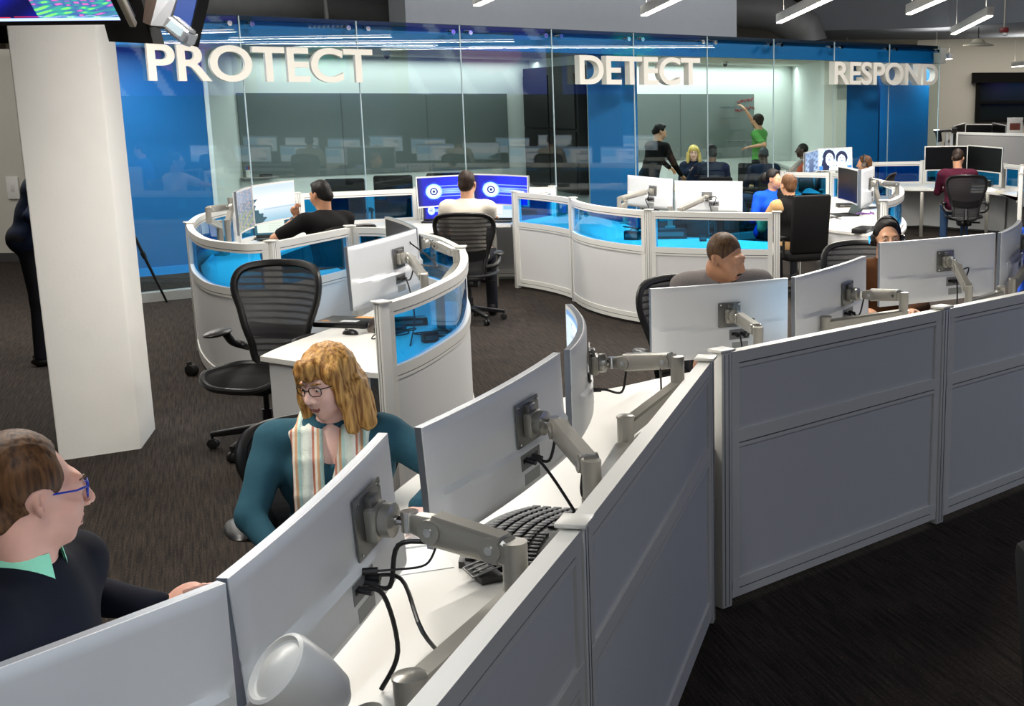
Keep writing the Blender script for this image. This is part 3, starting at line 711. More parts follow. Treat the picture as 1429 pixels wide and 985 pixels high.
# far right desk
poly = [B0 + Vector((0.0, -0.07, 0)), B1 + Vector((0.0, -0.07, 0)), B3 + Vector((0, -0.07, 0)), B4 + Vector((-0.07, -0.05, 0)), B5 + Vector((-0.05, 0.0, 0)), P(1424, 276, .73)]
poly += smoothpath([P(1395, 270, .73), P(1362, 266.5, .73), P(1330, 264.5, .73), P(1294, 264, .73), P(1262, 263.5, .73), P(1243, 261, .73)], 3)
for v in poly: v.z = 0
desk('curved white desk of the man in burgundy', poly, [(P(1288, 266, .73).x, P(1288, 266, .73).y + 0.1), (P(1380, 269, .73).x, P(1380, 269, .73).y + 0.1)], [[B0 + Vector((0, -0.2, 0)), B1 + Vector((0, -0.2, 0)), B3 + Vector((0, -.2, 0))]])
# grey-panelled desks far back right
FA = Q(1337, 184, 27.5); FB = Q(1445, 187, 25.5)
tg = thing('tall_partition', 'tall grey fabric partition with white frame at the far right', 'partition', (FA.x, FA.y, 0), 0)
GREYF = mat('grey_partition_fabric', (150, 148, 145), 0.9, var=0.04, scale=60, bump=0.2)
fa, fb = Vector((FA.x, FA.y, 0)), Vector((FB.x, FB.y, 0)); ht = FA.z
MB().strip([fa, fb], 0.04, 0.05, ht - 0.05).build('fabric_board', GREYF, tg, True)
MB().strip([fa, fb], 0.06, ht - 0.05, ht).build('top_rail', RAILW, tg, True)
MB().box((fa.x, fa.y, ht / 2), (0.07, 0.07, ht), None, 0.005).build('end_post', RAILW, tg, True)

# ------------------------------------------------------------------ monitors
def picture_mesh(fn, pic, nu, nv):
    V = []; F = []; C = []
    for j in range(nv + 1):
        for i in range(nu + 1):
            u, v = i / nu, j / nv; V.append(fn(u, v)); C.append(pic(u, v))
    for j in range(nv):
        for i in range(nu):
            a = j * (nu + 1) + i; F.append((a, a + 1, a + nu + 2, a + nu + 1))
    me = bpy.data.meshes.new('screen'); me.from_pydata(V, [], F)
    ca = me.color_attributes.new('Col', 'FLOAT_COLOR', 'POINT')
    arr = np.array([(*lin(c), 1.0) for c in C], np.float32).ravel(); ca.data.foreach_set('color', arr)
    me.update(); return me
def mixc(a, b, t): t = max(0, min(1, t)); return tuple(a[i] * (1 - t) + b[i] * t for i in range(3))
def pic_doc(seed=0):
    rr = random.Random(seed); lines = [rr.random() for _ in range(60)]
    def f(u, v):
        c = (214, 232, 246)
        if v < 0.06: return (120, 160, 205)
        if 0.12 < u < 0.55 and 0.12 < v < 0.9:
            k = int(v * 40)
            return (170, 185, 200) if k % 2 and u < 0.12 + 0.43 * lines[k] else (246, 248, 250)
        if u > 0.6 and 0.15 < v < 0.6: return (150, 200, 235)
        return c
    return f
def pic_swirl(u, v):
    x, y = (u - 0.30) * 1.78, v - 0.50; r = math.hypot(x, y); a = math.atan2(y, x)
    c = mixc((8, 14, 150), (20, 40, 235), max(0, 1 - abs(u - 0.75) * 2.2))
    if u < 0.1: c = mixc((4, 6, 60), c, u * 10)
    if u > 0.4:
        for k, yy in enumerate((0.32, 0.43, 0.5, 0.57, 0.68)):
            if abs(v - yy) < 0.012: c = mixc(c, (170, 205, 255), 0.75)
        g = math.exp(-((v - 0.5) / 0.09) ** 2) * math.exp(-((u - 0.62) / 0.25) ** 2); c = mixc(c, (150, 195, 255), g * 0.8)
    if r < 0.36: c = mixc(c, (90, 150, 255), 0.55 * (0.7 + 0.3 * math.sin(a * 7)) * (1 - (r - 0.25) / 0.11 if r > 0.25 else 1))
    if r < 0.27: c = mixc((235, 248, 255), (120, 180, 255), (r - 0.17) / 0.1)
    if r < 0.135: c = (10, 30, 110)
    if r < 0.085: c = (225, 245, 255)
    if r < 0.05: c = (8, 20, 90)
    return c
def pic_lake(u, v):
    c = mixc((205, 222, 238), (246, 249, 250), math.exp(-((v - 0.45) / 0.25) ** 2))
    if v > 0.62: c = mixc((222, 234, 240), (120, 175, 200), (v - 0.62) / 0.5)
    if abs(v - 0.66) < 0.015 and u > 0.25: c = (185, 205, 220)
    e = 0.12 + 0.10 * math.sin(v * 9) + 0.035 * math.sin(v * 37 + u * 21)
    if v > 0.35 and u < e * (v + 0.35): c = (30, 80, 90)
    return c
def pic_city(u, v):
    k = math.sin(u * 23 + math.sin(v * 31) * 2) * math.sin(v * 27 + u * 9); c = mixc((92, 105, 125), (150, 160, 165), 0.5 + 0.5 * k)
    if v > 0.55: c = mixc(c, (150, 165, 70), max(0, math.sin(u * 17 + v * 29)) * 0.7)
    if v < 0.3: c = mixc(c, (150, 165, 185), 0.5)
    if k > 0.85: c = (215, 150, 120)
    return c
def pic_faces(u, v):
    c = (205, 225, 245) if (int(u * 14) + int(v * 10)) % 2 else (165, 190, 220)
    def el(x, y, a, b): return ((u - x) / a) ** 2 + ((v - y) / b) ** 2 < 1
    if el(0.31, 0.36, 0.19, 0.34) or el(0.70, 0.44, 0.18, 0.33) or el(0.2, 0.8, 0.12, 0.4): c = (18, 25, 60)
    if el(0.33, 0.50, 0.12, 0.30) or el(0.70, 0.58, 0.12, 0.29): c = (225, 238, 255)
    if el(0.5, 0.86, 0.14, 0.26): c = (225, 240, 255)
    for x, y in ((0.27, 0.36), (0.37, 0.36), (0.66, 0.42), (0.75, 0.42), (0.46, 0.8), (0.54, 0.8)):
        if el(x, y, 0.02, 0.03): c = (40, 55, 110)
    for x, y in ((0.32, 0.52), (0.7, 0.57)):
        if el(x, y, 0.05, 0.025): c = (90, 110, 170)
    if v > 0.8 and (u < 0.12 or u > 0.86): c = (60, 120, 190)
    return c
def pic_photo2(u, v):
    c = mixc((120, 150, 190), (180, 205, 235), v); k = math.sin(u * 19) * math.sin(v * 23 + u * 5)
    if k > 0.2: c = (90, 115, 160)
    if abs(u - 0.5) < 0.18 and v > 0.35: c = (70, 90, 130)
    return c
def pic_map(u, v):
    c = (12, 18, 120)
    g = math.sin(u * 17 + 3 * math.sin(v * 9)) * math.sin(v * 21 + 2 * math.sin(u * 13)) + 0.35 * math.sin(u * 60 + v * 45)
    if u > 0.38 and v < 0.93:
        c = mixc((60, 60, 150), (50, 170, 120), 0.5 + 0.5 * g)
        if g > 0.85: c = (120, 245, 90)
        if g < -0.8: c = (190, 90, 160)
        if abs(v - 0.86 - 0.02 * math.sin(u * 30)) < 0.012: c = (150, 150, 215)
    elif v < 0.93:
        c = mixc((8, 10, 60), (20, 25, 150), 0.5 + 0.5 * math.sin(u * 9 + v * 4))
        if abs(v - 0.88 + u * 0.08) < 0.008: c = (220, 50, 60)
    if v >= 0.90: c = (170, 190, 245)
    return c
def pic_page(u, v):
    if u < 0.1 or u > 0.95 or v < 0.05 or v > 0.93: return (30, 90, 110)
    if 0.1 < v < 0.14: return (150, 180, 150)
    if int(v * 30) % 3 == 1 and u > 0.45 and u < 0.85: return (205, 215, 200)
    return (222, 236, 222)

SCR = screenmat('lit_screen', 1.15); SCRB = screenmat('bright_screen', 2.0)
def monitor(TL, TR, h, label, back=True, pic=None, curve=0.022, lean=0.0, sm=None, group=None, ports=True, th=0.021, res=(96, 54)):
    TL, TR = Vector(TL), Vector(TR); U = (TR - TL); W = U.length; U.normalize()
    V = Vector((0, 0, 1)); V = (V - U * V.dot(U)).normalized(); N = U.cross(V)
    if lean: q = Matrix.Rotation(lean, 3, U); V = q @ V; N = q @ N
    D = N if back else -N
    def pt(u, v, d): return TL + U * (W * u) - V * (h * v) + D * (d + curve * (1 - (2 * u - 1) ** 2))
    ctr = pt(0.5, 0.5, 0)
    t = thing('monitor', label, 'monitor', ctr, math.atan2(D.y, D.x) - PI / 2 + PI, group)
    def prof(u, v):
        e = min(u, 1 - u) * W / 0.02; f = min(v, 1 - v) * h / 0.015; k = min(1, e, f); k = k * k * (3 - 2 * k)
        d = 0.004 + 0.010 * k
        cv = 0.52 + 0.05 * (1 - (2 * u - 1) ** 2)
        if v > cv: d += 0.020 * min(1, (v - cv) / 0.022) * min(1, (1 - v) / 0.10, e / 2.0)
        return d
    mb = MB(); nu, nv = 24, 28
    rows = mb.grid(lambda u, v: pt(u, v, prof(u, v)), nu, nv)
    per = [rows[0][i] for i in range(nu + 1)] + [rows[j][nu] for j in range(1, nv + 1)] + [rows[nv][i] for i in range(nu - 1, -1, -1)] + [rows[j][0] for j in range(nv - 1, 0, -1)]
    uv = [(i / nu, 0) for i in range(nu + 1)] + [(1, j / nv) for j in range(1, nv + 1)] + [(i / nu, 1) for i in range(nu - 1, -1, -1)] + [(0, j / nv) for j in range(nv - 1, 0, -1)]
    low = [mb.bm.verts.new(pt(a, b, 0.0)) for a, b in uv]
    for i in range(len(per)): k = (i + 1) % len(per); mb._f([per[i], per[k], low[k], low[i]])
    mb.grid(lambda u, v: pt(u, v, 0.0), nu, 2)
    mb.build('back_shell', PLASTW, t, True)
    b2 = MB()
    o0 = [b2.bm.verts.new(pt(a, b, 0.001)) for a, b in uv]; o1 = [b2.bm.verts.new(pt(a, b, -th)) for a, b in uv]
    for i in range(len(o0)): k = (i + 1) % len(o0); b2._f([o0[i], o0[k], o1[k], o1[i]])
    b2.build('edge_band', EDGE, t, True)
    b3 = MB(); b3.grid(lambda u, v: pt(u, v, -th), 24, 4, flip=True); b3.build('bezel', WHITE, t, True, fixn=False)
    mu, mv = 0.014 / W, 0.016 / h
    f = lambda u, v: pt(mu + (1 - 2 * mu) * u, mv + (1 - 2 * mv) * v, -th - 0.0015)
    if pic: me = picture_mesh((lambda u, v: f(1 - u, v)) if back else f, pic, res[0], res[1]); link('screen', me, sm or SCR, t, True)
    else: b4 = MB(); b4.grid(f, 16, 2, flip=True); b4.build('screen', DARKSCR, t, True, fixn=False)
    if back and ports:
        def patch(nm, u0, u1, v0, v1, m, d=0.001, hh=0.004):
            p = MB(); q = []
            for dd in (0.0345 + d - hh, 0.0345 + d):
                q += [pt(u0, v1, dd), pt(u1, v1, dd), pt(u1, v0, dd), pt(u0, v0, dd)]
            p.hexa(q); p.build(nm, m, t, True)
        patch('port_panel', 0.52, 0.67, 0.62, 0.76, mat('grey_port_plate', (120, 120, 122), 0.5))
        for k in range(3): patch('port', 0.535 + k * 0.045, 0.562 + k * 0.045, 0.66 + 0.02 * (k % 2), 0.70 + 0.02 * (k % 2), BLACKP, 0.002)
        patch('rating_label', 0.54, 0.66, 0.80, 0.90, mat('grey_label', (150, 152, 150), 0.5))
        patch('small_badge', 0.07, 0.10, 0.9, 0.93, mat('badge_grey', (170, 170, 170), 0.4), -0.006)
    return dict(pt=pt, U=U, V=V, D=D, W=W, h=h, t=t)

def bar(mb, a, b, w0, h0, w1=None, h1=None, up=Vector((0, 0, 1)), bev=0.25):
    a, b = Vector(a), Vector(b); w1 = w1 or w0; h1 = h1 or h0; t = (b - a).normalized(); X = t.cross(up)
    X = X.normalized() if X.length > 1e-4 else t.orthogonal().normalized(); Y = X.cross(t)
    def ring(c, w, h):
        k = bev; q = [(-1, -1 + k), (-1, 1 - k), (-1 + k, 1), (1 - k, 1), (1, 1 - k), (1, -1 + k), (1 - k, -1), (-1 + k, -1)]
        return [mb.bm.verts.new(c + X * x * w / 2 + Y * y * h / 2) for x, y in q]
    r = [ring(a - t * 0.004, w0 * 0.8, h0 * 0.8), ring(a, w0, h0), ring(b, w1, h1), ring(b + t * 0.004, w1 * 0.8, h1 * 0.8)]
    for i in range(3):
        for k in range(8): mb._f([r[i][k], r[i][(k + 1) % 8], r[i + 1][(k + 1) % 8], r[i + 1][k]])
    mb._f(r[0][::-1]); mb._f(r[-1]); return mb
def arm(M, label, elbow, base, uv=(0.5, 0.32), post_z=(0.73, 0.98), scale=1.0, rise=0.05, post=True, group=None):
    """articulated arm: plate - head - upper arm - elbow - lower arm - desk post"""
    pt, U, V, D = M['pt'], M['U'], M['V'], M['D']; s = scale
    pl = pt(uv[0], uv[1], 0.018); elbow = Vector(elbow); base = Vector(base)
    t = thing('monitor_stand', label, 'monitor stand', (base.x, base.y, post_z[0]), 0, group)
    rot = Matrix((U, D, V)).transposed()
    MB().box(pl + D * 0.004, (0.125 * s, 0.006, 0.125 * s), rot, 0.002).build('mount_plate', DSILVER, t, True)
    k = MB()
    for a, b in ((-1, -1), (1, -1), (1, 1), (-1, 1)): k.lathe([(0.004, 0), (0.004, 0.004)], pl + U * a * 0.052 * s + V * b * 0.052 * s + D * 0.007, D, 8)
    k.build('screws', CHROME, t, True)
    h = MB(); h.box(pl + D * 0.022 - V * 0.004, (0.062 * s, 0.032, 0.07 * s), rot, 0.008)
    h.lathe([(0.030 * s, 0), (0.034 * s, 0.006), (0.034 * s, 0.03), (0.022 * s, 0.036)], pl + D * 0.036, D, 20); h.build('tilt_head', SILVER, t, True)
    MB().box(pl + D * 0.016 + V * 0.038 * s, (0.04 * s, 0.022, 0.03 * s), rot, 0.006).build('release_tab', DSILVER, t, True)
    j = pl + D * 0.085 * s
    dr = (elbow - j).normalized(); side = dr.cross(Vector((0, 0, 1))).normalized()
    n = MB(); n.tube([pl + D * 0.06, j], 0.011 * s, 10); n.tube([j - Vector((0, 0, 0.02 * s)), j + Vector((0, 0, 0.02 * s))], 0.017 * s, 14); n.build('swivel', CHROME, t, True)
    j2 = j + dr * 0.06 * s
    u = MB(); bar(u, j, j2, 0.026 * s, 0.036 * s, 0.034 * s, 0.05 * s); bar(u, j2, elbow, 0.042 * s, 0.062 * s, 0.044 * s, 0.056 * s); u.build('upper_arm', SILVER, t, True)
    for c in (j2, elbow - dr * 0.02):
        n = MB(); n.lathe([(0.024 * s, -0.026 * s), (0.024 * s, 0.026 * s)], c, side, 20); pd = n.build('pivot_disc', SILVER, t, True)
        n = MB(); n.lathe([(0.009 * s, -0.029 * s), (0.009 * s, 0.029 * s)], c, side, 12); n.build('pivot_bolt', CHROME, pd, True)
    e2 = Vector((elbow.x, elbow.y, 0)) + dr * 0.03; e2.z = elbow.z - 0.075 * s
    n = MB(); bar(n, elbow, Vector((e2.x, e2.y, elbow.z - 0.012)), 0.044 * s, 0.05 * s, 0.04 * s, 0.04 * s)
    n.tube([Vector((e2.x, e2.y, elbow.z + 0.018 * s)), Vector((e2.x, e2.y, e2.z))], 0.024 * s, 16); n.build('elbow', SILVER, t, True)
    low = Vector((e2.x, e2.y, e2.z - 0.02 * s)); pz = Vector((base.x, base.y, post_z[1] - 0.03)); d2 = (pz - low)
    n = MB(); n.tube([low + Vector((0, 0, 0.02)), low - Vector((0, 0, 0.02 * s))], 0.027 * s, 16)
    bar(n, low, pz, 0.046 * s, 0.05 * s, 0.05 * s, 0.055 * s); n.build('lower_arm', SILVER, t, True)
    if post:
        n = MB(); n.tube([Vector((base.x, base.y, post_z[0] + 0.02)), Vector((base.x, base.y, post_z[1] + 0.01))], 0.028 * s, 20); n.build('post', SILVER, t, True)
        n = MB(); n.lathe([(0.03 * s, 0), (0.03 * s, 0.006), (0.025 * s, 0.010), (0.0, 0.012)], Vector((base.x, base.y, post_z[1] + 0.01)), (0, 0, 1), 20); n.build('post_cap', SILVER, t, True)
        n = MB(); n.box((base.x, base.y, post_z[0] + 0.011), (0.11 * s, 0.11 * s, 0.022), None, 0.006); n.build('desk_clamp', SILVER, t, True)
    return dict(t=t, plate=pl, j2=j2, elbow=elbow, low=low, dr=dr)
def cable(pts, label, r=0.0042, m=None, cat='cable', group=None, plug=True):
    pts = [Vector(p) for p in pts]
    t = thing('cable', label, cat, pts[0], 0, group)
    MB().tube(smoothpath(pts, 6), r, 8).build('cord', m or BLACKP, t, True)
    if plug:
        d = (pts[1] - pts[0]).normalized(); MB().tube([pts[0], pts[0] + d * 0.035], 0.009, 8).build('plug', BLACKP, t, True)
    return t
def mcables(M, drop, names, r=0.0045, via=None):
    """two leads from the port plate of a monitor to the desk"""
    pt, D = M['pt'], M['D']; drop = Vector((drop.x, drop.y, 0.736))
    for k, nm in enumerate(names):
        a = pt(0.56 + 0.05 * k, 0.68, 0.034); b = a + D * 0.06 - Vector((0, 0, 0.01)); c = a + D * 0.075 + Vector((0, 0, 0.05 + 0.03 * k)) + M['U'] * 0.03
        e = drop + Vector((0.03 * k, 0.02 * k, 0))
        mid = (b + e) / 2 + Vector((0.03, 0.02, -0.03))
        pts = [a, b, mid, e] if k == 0 else [a, b, c, (via or (c + D * 0.05 + Vector((0, 0, 0.04))))]
        cable(pts, nm, r)

doc1, doc2, doc3 = pic_doc(1), pic_doc(2), pic_doc(3)
m2 = monitor(Q(316, 807, 2.37), Q(539, 604, 3.16), 0.375, 'large white curved monitor seen from behind in front of the woman in teal', pic=doc1, curve=0.014, sm=SCRB)
d1 = (P(315, 812, 1.2) - P(0, 928, 1.2)).normalized(); tr1 = Q(313, 813, 2.33)
m1 = monitor(tr1 - d1 * 0.84, tr1, 0.375, 'white monitor back at the bottom left corner, nearest to the viewer', pic=doc2, curve=0.008, sm=SCRB)
m3 = monitor(Q(587, 597, 3.5), Q(780, 492, 4.27), 0.37, 'white curved monitor seen from behind right of the woman in teal', pic=doc2, sm=SCRB)
m4 = monitor(Q(795, 488, 4.6), Q(796, 424, 5.33), 0.37, 'white curved monitor seen edge-on above the desk', pic=doc3, curve=0.05)
m5 = monitor(Q(908, 403, 6.25), Q(1099, 388, 6.62), 0.37, 'white monitor back in front of the man in grey', pic=doc1)
m6 = monitor(Q(1109, 387, 6.32), Q(1208, 357, 7.0), 0.37, 'white monitor back between the man in grey and the man with headphones', pic=doc2)
m7 = monitor(Q(1228, 339, 7.58), Q(1389, 325, 8.0), 0.38, 'white monitor back in front of the man with headphones', pic=doc3, curve=0.02)
m8 = monitor(Q(1397, 325, 8.08), Q(1424, 307, 8.72), 0.37, 'white monitor back at the right edge of the picture', pic=doc1)
m9 = monitor(Q(484, 345, 7.6), Q(580, 319, 8.3), 0.385, 'white monitor back beside the tall curved blue glass', pic=doc2)
m10 = monitor(Q(541, 302, 9.05), Q(582, 318, 8.33), 0.37, 'switched-off monitor facing the empty mesh chair', back=False)
k1 = monitor(Q(876, 244, 15.75), Q(939, 250, 15.25), 0.37, 'white monitor back left of its twin behind the three curved panels', pic=doc1, res=(24, 14))
k2 = monitor(Q(942, 252, 15.2), Q(1036, 253, 15.0), 0.37, 'white monitor back right of its twin behind the three curved panels', pic=doc2, res=(24, 14))
r1 = monitor(Q(1172, 231, 14.5), Q(1200, 237, 13.65), 0.37, 'black switched-off screen on the cluttered desk', back=False, curve=0.02)
r2 = monitor(Q(1202, 237, 13.6), Q(1217, 232, 14.2), 0.40, 'white monitor back joined to the black screen on the cluttered desk', pic=doc1, curve=0.02, res=(24, 14))
w1 = monitor(Q(579, 247, 15.0), Q(659, 243, 15.3), 0.355, 'left one of two screens showing a glowing blue ring', back=False, pic=pic_swirl, sm=SCRB, res=(140, 80), curve=0.03)
w2 = monitor(Q(661, 242, 15.3), Q(738, 245, 15.0), 0.355, 'right one of two screens showing a glowing blue ring', back=False, pic=pic_swirl, sm=SCRB, res=(140, 80), curve=0.03)
l1 = monitor(Q(326, 268, 11.5), Q(347, 260, 12.15), 0.385, 'narrow-looking lit screen with a city picture beside the arm', back=False, pic=pic_city, curve=0.02)
l2 = monitor(Q(348, 259, 12.2), Q(407, 251, 13.0), 0.375, 'bright lit screen with a pale lake picture', back=False, pic=pic_lake, sm=SCR, curve=0.02)
f1 = monitor(Q(1290, 204, 20.6), Q(1350, 203, 20.7), 0.38, 'left black screen in front of the man in burgundy', back=False, curve=0.01)
f2 = monitor(Q(1352, 202, 20.55), Q(1401, 206, 19.8), 0.39, 'right black screen in front of the man in burgundy', back=False, curve=0.01)
f3 = monitor(Q(1329, 176, 28.3), Q(1346, 171, 29.6), 0.8, 'left of three black screens above the grey partition', back=False, curve=0.01)
f4 = monitor(Q(1347, 173, 29.6), Q(1385, 173, 29.7), 0.45, 'middle of three black screens above the grey partition', back=False, curve=0.01)
f5 = monitor(Q(1386, 171, 29.6), Q(1405, 175, 28.6), 0.45, 'right of three black screens above the grey partition', back=False, curve=0.01)
ph1 = monitor(Q(1122, 213, 19.5), Q(1140, 208, 20.15), 0.34, 'narrow-looking lit screen left of the photo of faces', back=False, pic=pic_photo2, curve=0.01)
ph2 = monitor(Q(1141, 207, 20.2), Q(1189, 205, 20.2), 0.35, 'lit screen filled with a photo of faces', back=False, pic=pic_faces, sm=SCRB, curve=0.01)

a2 = arm(m2, 'silver arm of the monitor in front of the woman in teal', Q(703, 766, 2.83), Q(572, 945, 2.45), (0.72, 0.36), (0.73, 0.94), 1.25)
a1 = arm(m1, 'silver arm at the very bottom of the picture', Q(418, 950, 1.93), Vector((-0.72, 1.85, 0)), (0.78, 0.85), (0.73, 0.95), 1.2)
ddir = Vector((-0.62, -0.5, 0.75)).normalized(); p = Q(412, 948, 1.86)
MB().lathe([(0.028, -0.09), (0.045, -0.07), (0.058, -0.02), (0.062, 0.03), (0.060, 0.04), (0.054, 0.043), (0.050, 0.036), (0.046, 0.035), (0.03, 0.046), (0.0, 0.052)], p, ddir, 40).build('rounded_end_cap', mat('bright_silver_paint', (215, 213, 208), 0.35, 0.0), a1['t'], True)
MB().lathe([(0.028, 0), (0.028, 0.19), (0.024, 0.2)], Vector((Q(515, 975, 2.36).x, 2.36, 0.73)), (0, 0, 1), 24).build('stub_post', SILVER, a2['t'], True)
a3 = arm(m3, 'silver arm of the monitor right of the woman in teal', Q(822, 648, 3.52), Q(868, 600, 4.42), (0.62, 0.38), (0.73, 0.92), 1.15, post=False)
a4 = arm(m4, 'silver arm of the edge-on monitor, with the shared post', Q(936, 503, 4.86), Q(873, 590, 4.47), (0.5, 0.42), (0.73, 0.99), 1.1)
a5 = arm(m5, 'silver arm of the monitor in front of the man in grey', Q(1056, 460, 5.95), Vector((0.45, 6.05, 0)), (0.53, 0.42), (0.73, 0.93))
a6 = arm(m6, 'silver arm of the monitor between the two men', Q(1254, 412, 6.55), Q(1153, 415, 6.45), (0.62, 0.42), (0.73, 1.02))
a7 = arm(m7, 'silver arm of the monitor in front of the man with headphones', Q(1350, 402, 7.45), Q(1398, 400, 7.65), (0.52, 0.36), (0.73, 1.0))
a8 = arm(m8, 'silver arm at the right edge of the picture', Q(1436, 350, 8.2), Q(1414, 390, 8.0), (0.9, 0.4), (0.73, 1.0))
a9 = arm(m9, 'silver arm of the monitor beside the tall curved blue glass', Q(591, 386, 7.45), Q(612, 380, 7.75), (0.62, 0.36), (0.73, 1.02), 1.0)
a10 = arm(m10, 'silver arm reaching from the switched-off monitor to the curved glass', Q(632, 352, 8.35), Q(616, 378, 7.72), (0.9, 0.3), (0.73, 1.05), 0.95, post=False)
ak1 = arm(k1, 'silver arm of the left twin monitor behind the curved panels', Q(866, 277, 14.9), Q(872, 283, 14.95), (0.62, 0.42), (0.73, 0.98))
ak2 = arm(k2, 'silver arm of the right twin monitor behind the curved panels', Q(950, 292, 14.55), Q(935, 296, 14.4), (0.49, 0.5), (0.73, 0.95))
al1 = arm(l1, 'silver arm of the two left screens', Q(292, 292, 11.3), Q(305, 300, 11.9), (0.4, 0.4), (0.73, 1.03))
al2 = arm(l2, 'silver arm behind the bright lake screen', l2['pt'](0.3, 0.4, 0.30), l2['pt'](0.1, 0.4, 0.3), (0.4, 0.4), (0.73, 1.0))
ar2 = arm(r2, 'silver arm running right to the tightly curved glass', Q(1250, 257, 14.1), Q(1240, 262, 14.4), (0.5, 0.4), (0.73, 1.02))
ar1 = arm(r1, 'silver arm of the black screen on the cluttered desk', r1['pt'](0.5, 0.4, 0.25), r1['pt'](0.6, 0.4, 0.3), (0.5, 0.4), (0.73, 1.0))
aw1 = arm(w1, 'silver arm of the left blue ring screen', w1['pt'](0.9, 0.4, 0.22), w1['pt'](1.0, 0.4, 0.25), (0.5, 0.4), (0.73, 1.0))
aw2 = arm(w2, 'silver arm of the right blue ring screen', w2['pt'](0.1, 0.4, 0.24), w2['pt'](0.05, 0.4, 0.27), (0.5, 0.4), (0.73, 1.0))
ap = arm(ph1, 'silver arm left of the photo of faces', Q(1103, 238, 19.5), Q(1112, 245, 19.9), (0.4, 0.4), (0.73, 1.0))
ap2 = arm(ph2, 'silver arm behind the photo of faces', ph2['pt'](0.3, 0.4, 0.3), ph2['pt'](0.2, 0.4, 0.32), (0.5, 0.4), (0.73, 1.0))
for F, nm in ((f1, 'left black screen of the man in burgundy'), (f2, 'right black screen of the man in burgundy'), (f4, 'three screens above the grey partition')):
    arm(F, 'silver arm holding the ' + nm, F['pt'](0.5, 0.5, 0.25), F['pt'](0.62, 0.5, 0.28), (0.5, 0.4), (0.73, 1.05))

# leads
mcables(m2, P(532, 962, 0.736), ('thick black lead looping from the nearest visible ports', 'black lead under the nearest silver arm'), 0.006, a2['j2'] - Vector((0, 0, 0.035)))
cable([m2['pt'](0.62, 0.66, 0.034), m2['pt'](0.62, 0.66, 0.12), Q(590, 882, 2.6), P(628, 925, 0.736)], 'black lead crossing the white desk below the nearest arm', 0.005)
cable([m2['pt'](0.6, 0.6, 0.034), m2['pt'](0.62, 0.6, 0.10), a2['j2'] - Vector((0.03, 0, 0.09)), a2['j2'] - Vector((0, 0, 0.04))], 'thin black lead with a ferrite bead', 0.003)
mcables(m3, Q(848, 720, 3.5), ('black lead hanging from the ports right of the woman in teal', 'short black lead curling up to the middle arm'), 0.005, a3['j2'] - Vector((0, 0, 0.03)))
cable([a3['elbow'] - Vector((0.02, 0, 0.03)), Q(812, 690, 3.5), Q(830, 712, 3.55), Q(842, 735, 3.62)], 'black lead dangling below the elbow of the middle arm', 0.004, plug=False)
cable([m4['pt'](0.5, 0.72, 0.03), m4['pt'](0.5, 0.72, 0.08), a4['j2'] - Vector((0.02, 0, 0.12)), a4['j2'] - Vector((0, 0, 0.03))], 'black lead curling under the arm of the edge-on monitor', 0.005)
cable([a4['elbow'] - Vector((0.04, 0, 0.03)), Q(922, 560, 5.0), Q(912, 590, 5.0), Q(885, 612, 4.72), Q(868, 650, 4.2)], 'long thin black lead running along the back of the partition', 0.004, plug=False)
mcables(m5, Q(1025, 500, 5.8), ('black lead at the ports of the monitor in front of the man in grey', 'second black lead at the monitor in front of the man in grey'), 0.0045, a5['j2'] - Vector((0, 0, 0.03)))
mcables(m6, Q(1180, 460, 6.3), ('black lead at the ports of the monitor between the two men', 'second black lead at the monitor between the two men'), 0.0045, a6['j2'] - Vector((0, 0, 0.03)))
mcables(m7, Q(1320, 440, 7.3), ('black lead at the ports of the monitor in front of the man with headphones', 'second black lead in front of the man with headphones'), 0.0045, a7['j2'] - Vector((0, 0, 0.03)))
mcables(m9, Q(570, 440, 7.3), ('black lead at the ports beside the tall curved glass', 'second black lead beside the tall curved glass'), 0.0045, a9['j2'] - Vector((0, 0, 0.03)))
mcables(k1, Q(910, 300, 14.9), ('black lead on the left twin monitor', 'second black lead on the left twin monitor'), 0.006, ak1['j2'])
mcables(k2, Q(990, 300, 14.7), ('black lead on the right twin monitor', 'second black lead on the right twin monitor'), 0.006, ak2['j2'])
cable([Q(567, 335, 8.2), Q(600, 360, 8.1), Q(608, 372, 8.0), Q(570, 366, 8.0)], 'black lead hanging in front of the curved blue glass', 0.005)

# ------------------------------------------------------------------ chairs
def meshmat():
    m = bpy.data.materials.new('black_elastic_mesh'); m.use_nodes = True; nt = m.node_tree; N = nt.nodes; L = nt.links
    b = N['Principled BSDF']; b.inputs['Base Color'].default_value = (0.018, 0.018, 0.02, 1); b.inputs['Roughness'].default_value = 0.6
    tc = N.new('ShaderNodeTexCoord'); w = N.new('ShaderNodeTexWave'); w.wave_type = 'BANDS'; w.bands_direction = 'Z'
    w.inputs['Scale'].default_value = 8; w.inputs['Distortion'].default_value = 1.2; w.inputs['Detail'].default_value = 0.5; w.inputs['Detail Scale'].default_value = 0.6
    L.new(tc.outputs['Object'], w.inputs['Vector']); r = N.new('ShaderNodeValToRGB'); e = r.color_ramp.elements
    e[0].position = 0.0; e[0].color = (1, 1, 1, 1); e[1].position = 0.5; e[1].color = (0.88, 0.88, 0.88, 1)
    L.new(w.outputs['Fac'], r.inputs['Fac']); t = N.new('ShaderNodeBsdfTransparent'); mx = N.new('ShaderNodeMixShader')
    L.new(r.outputs['Color'], mx.inputs['Fac']); L.new(t.outputs[0], mx.inputs[1]); L.new(b.outputs[0], mx.inputs[2]); L.new(mx.outputs[0], N['Material Output'].inputs['Surface'])
    return m
MESHM = meshmat()
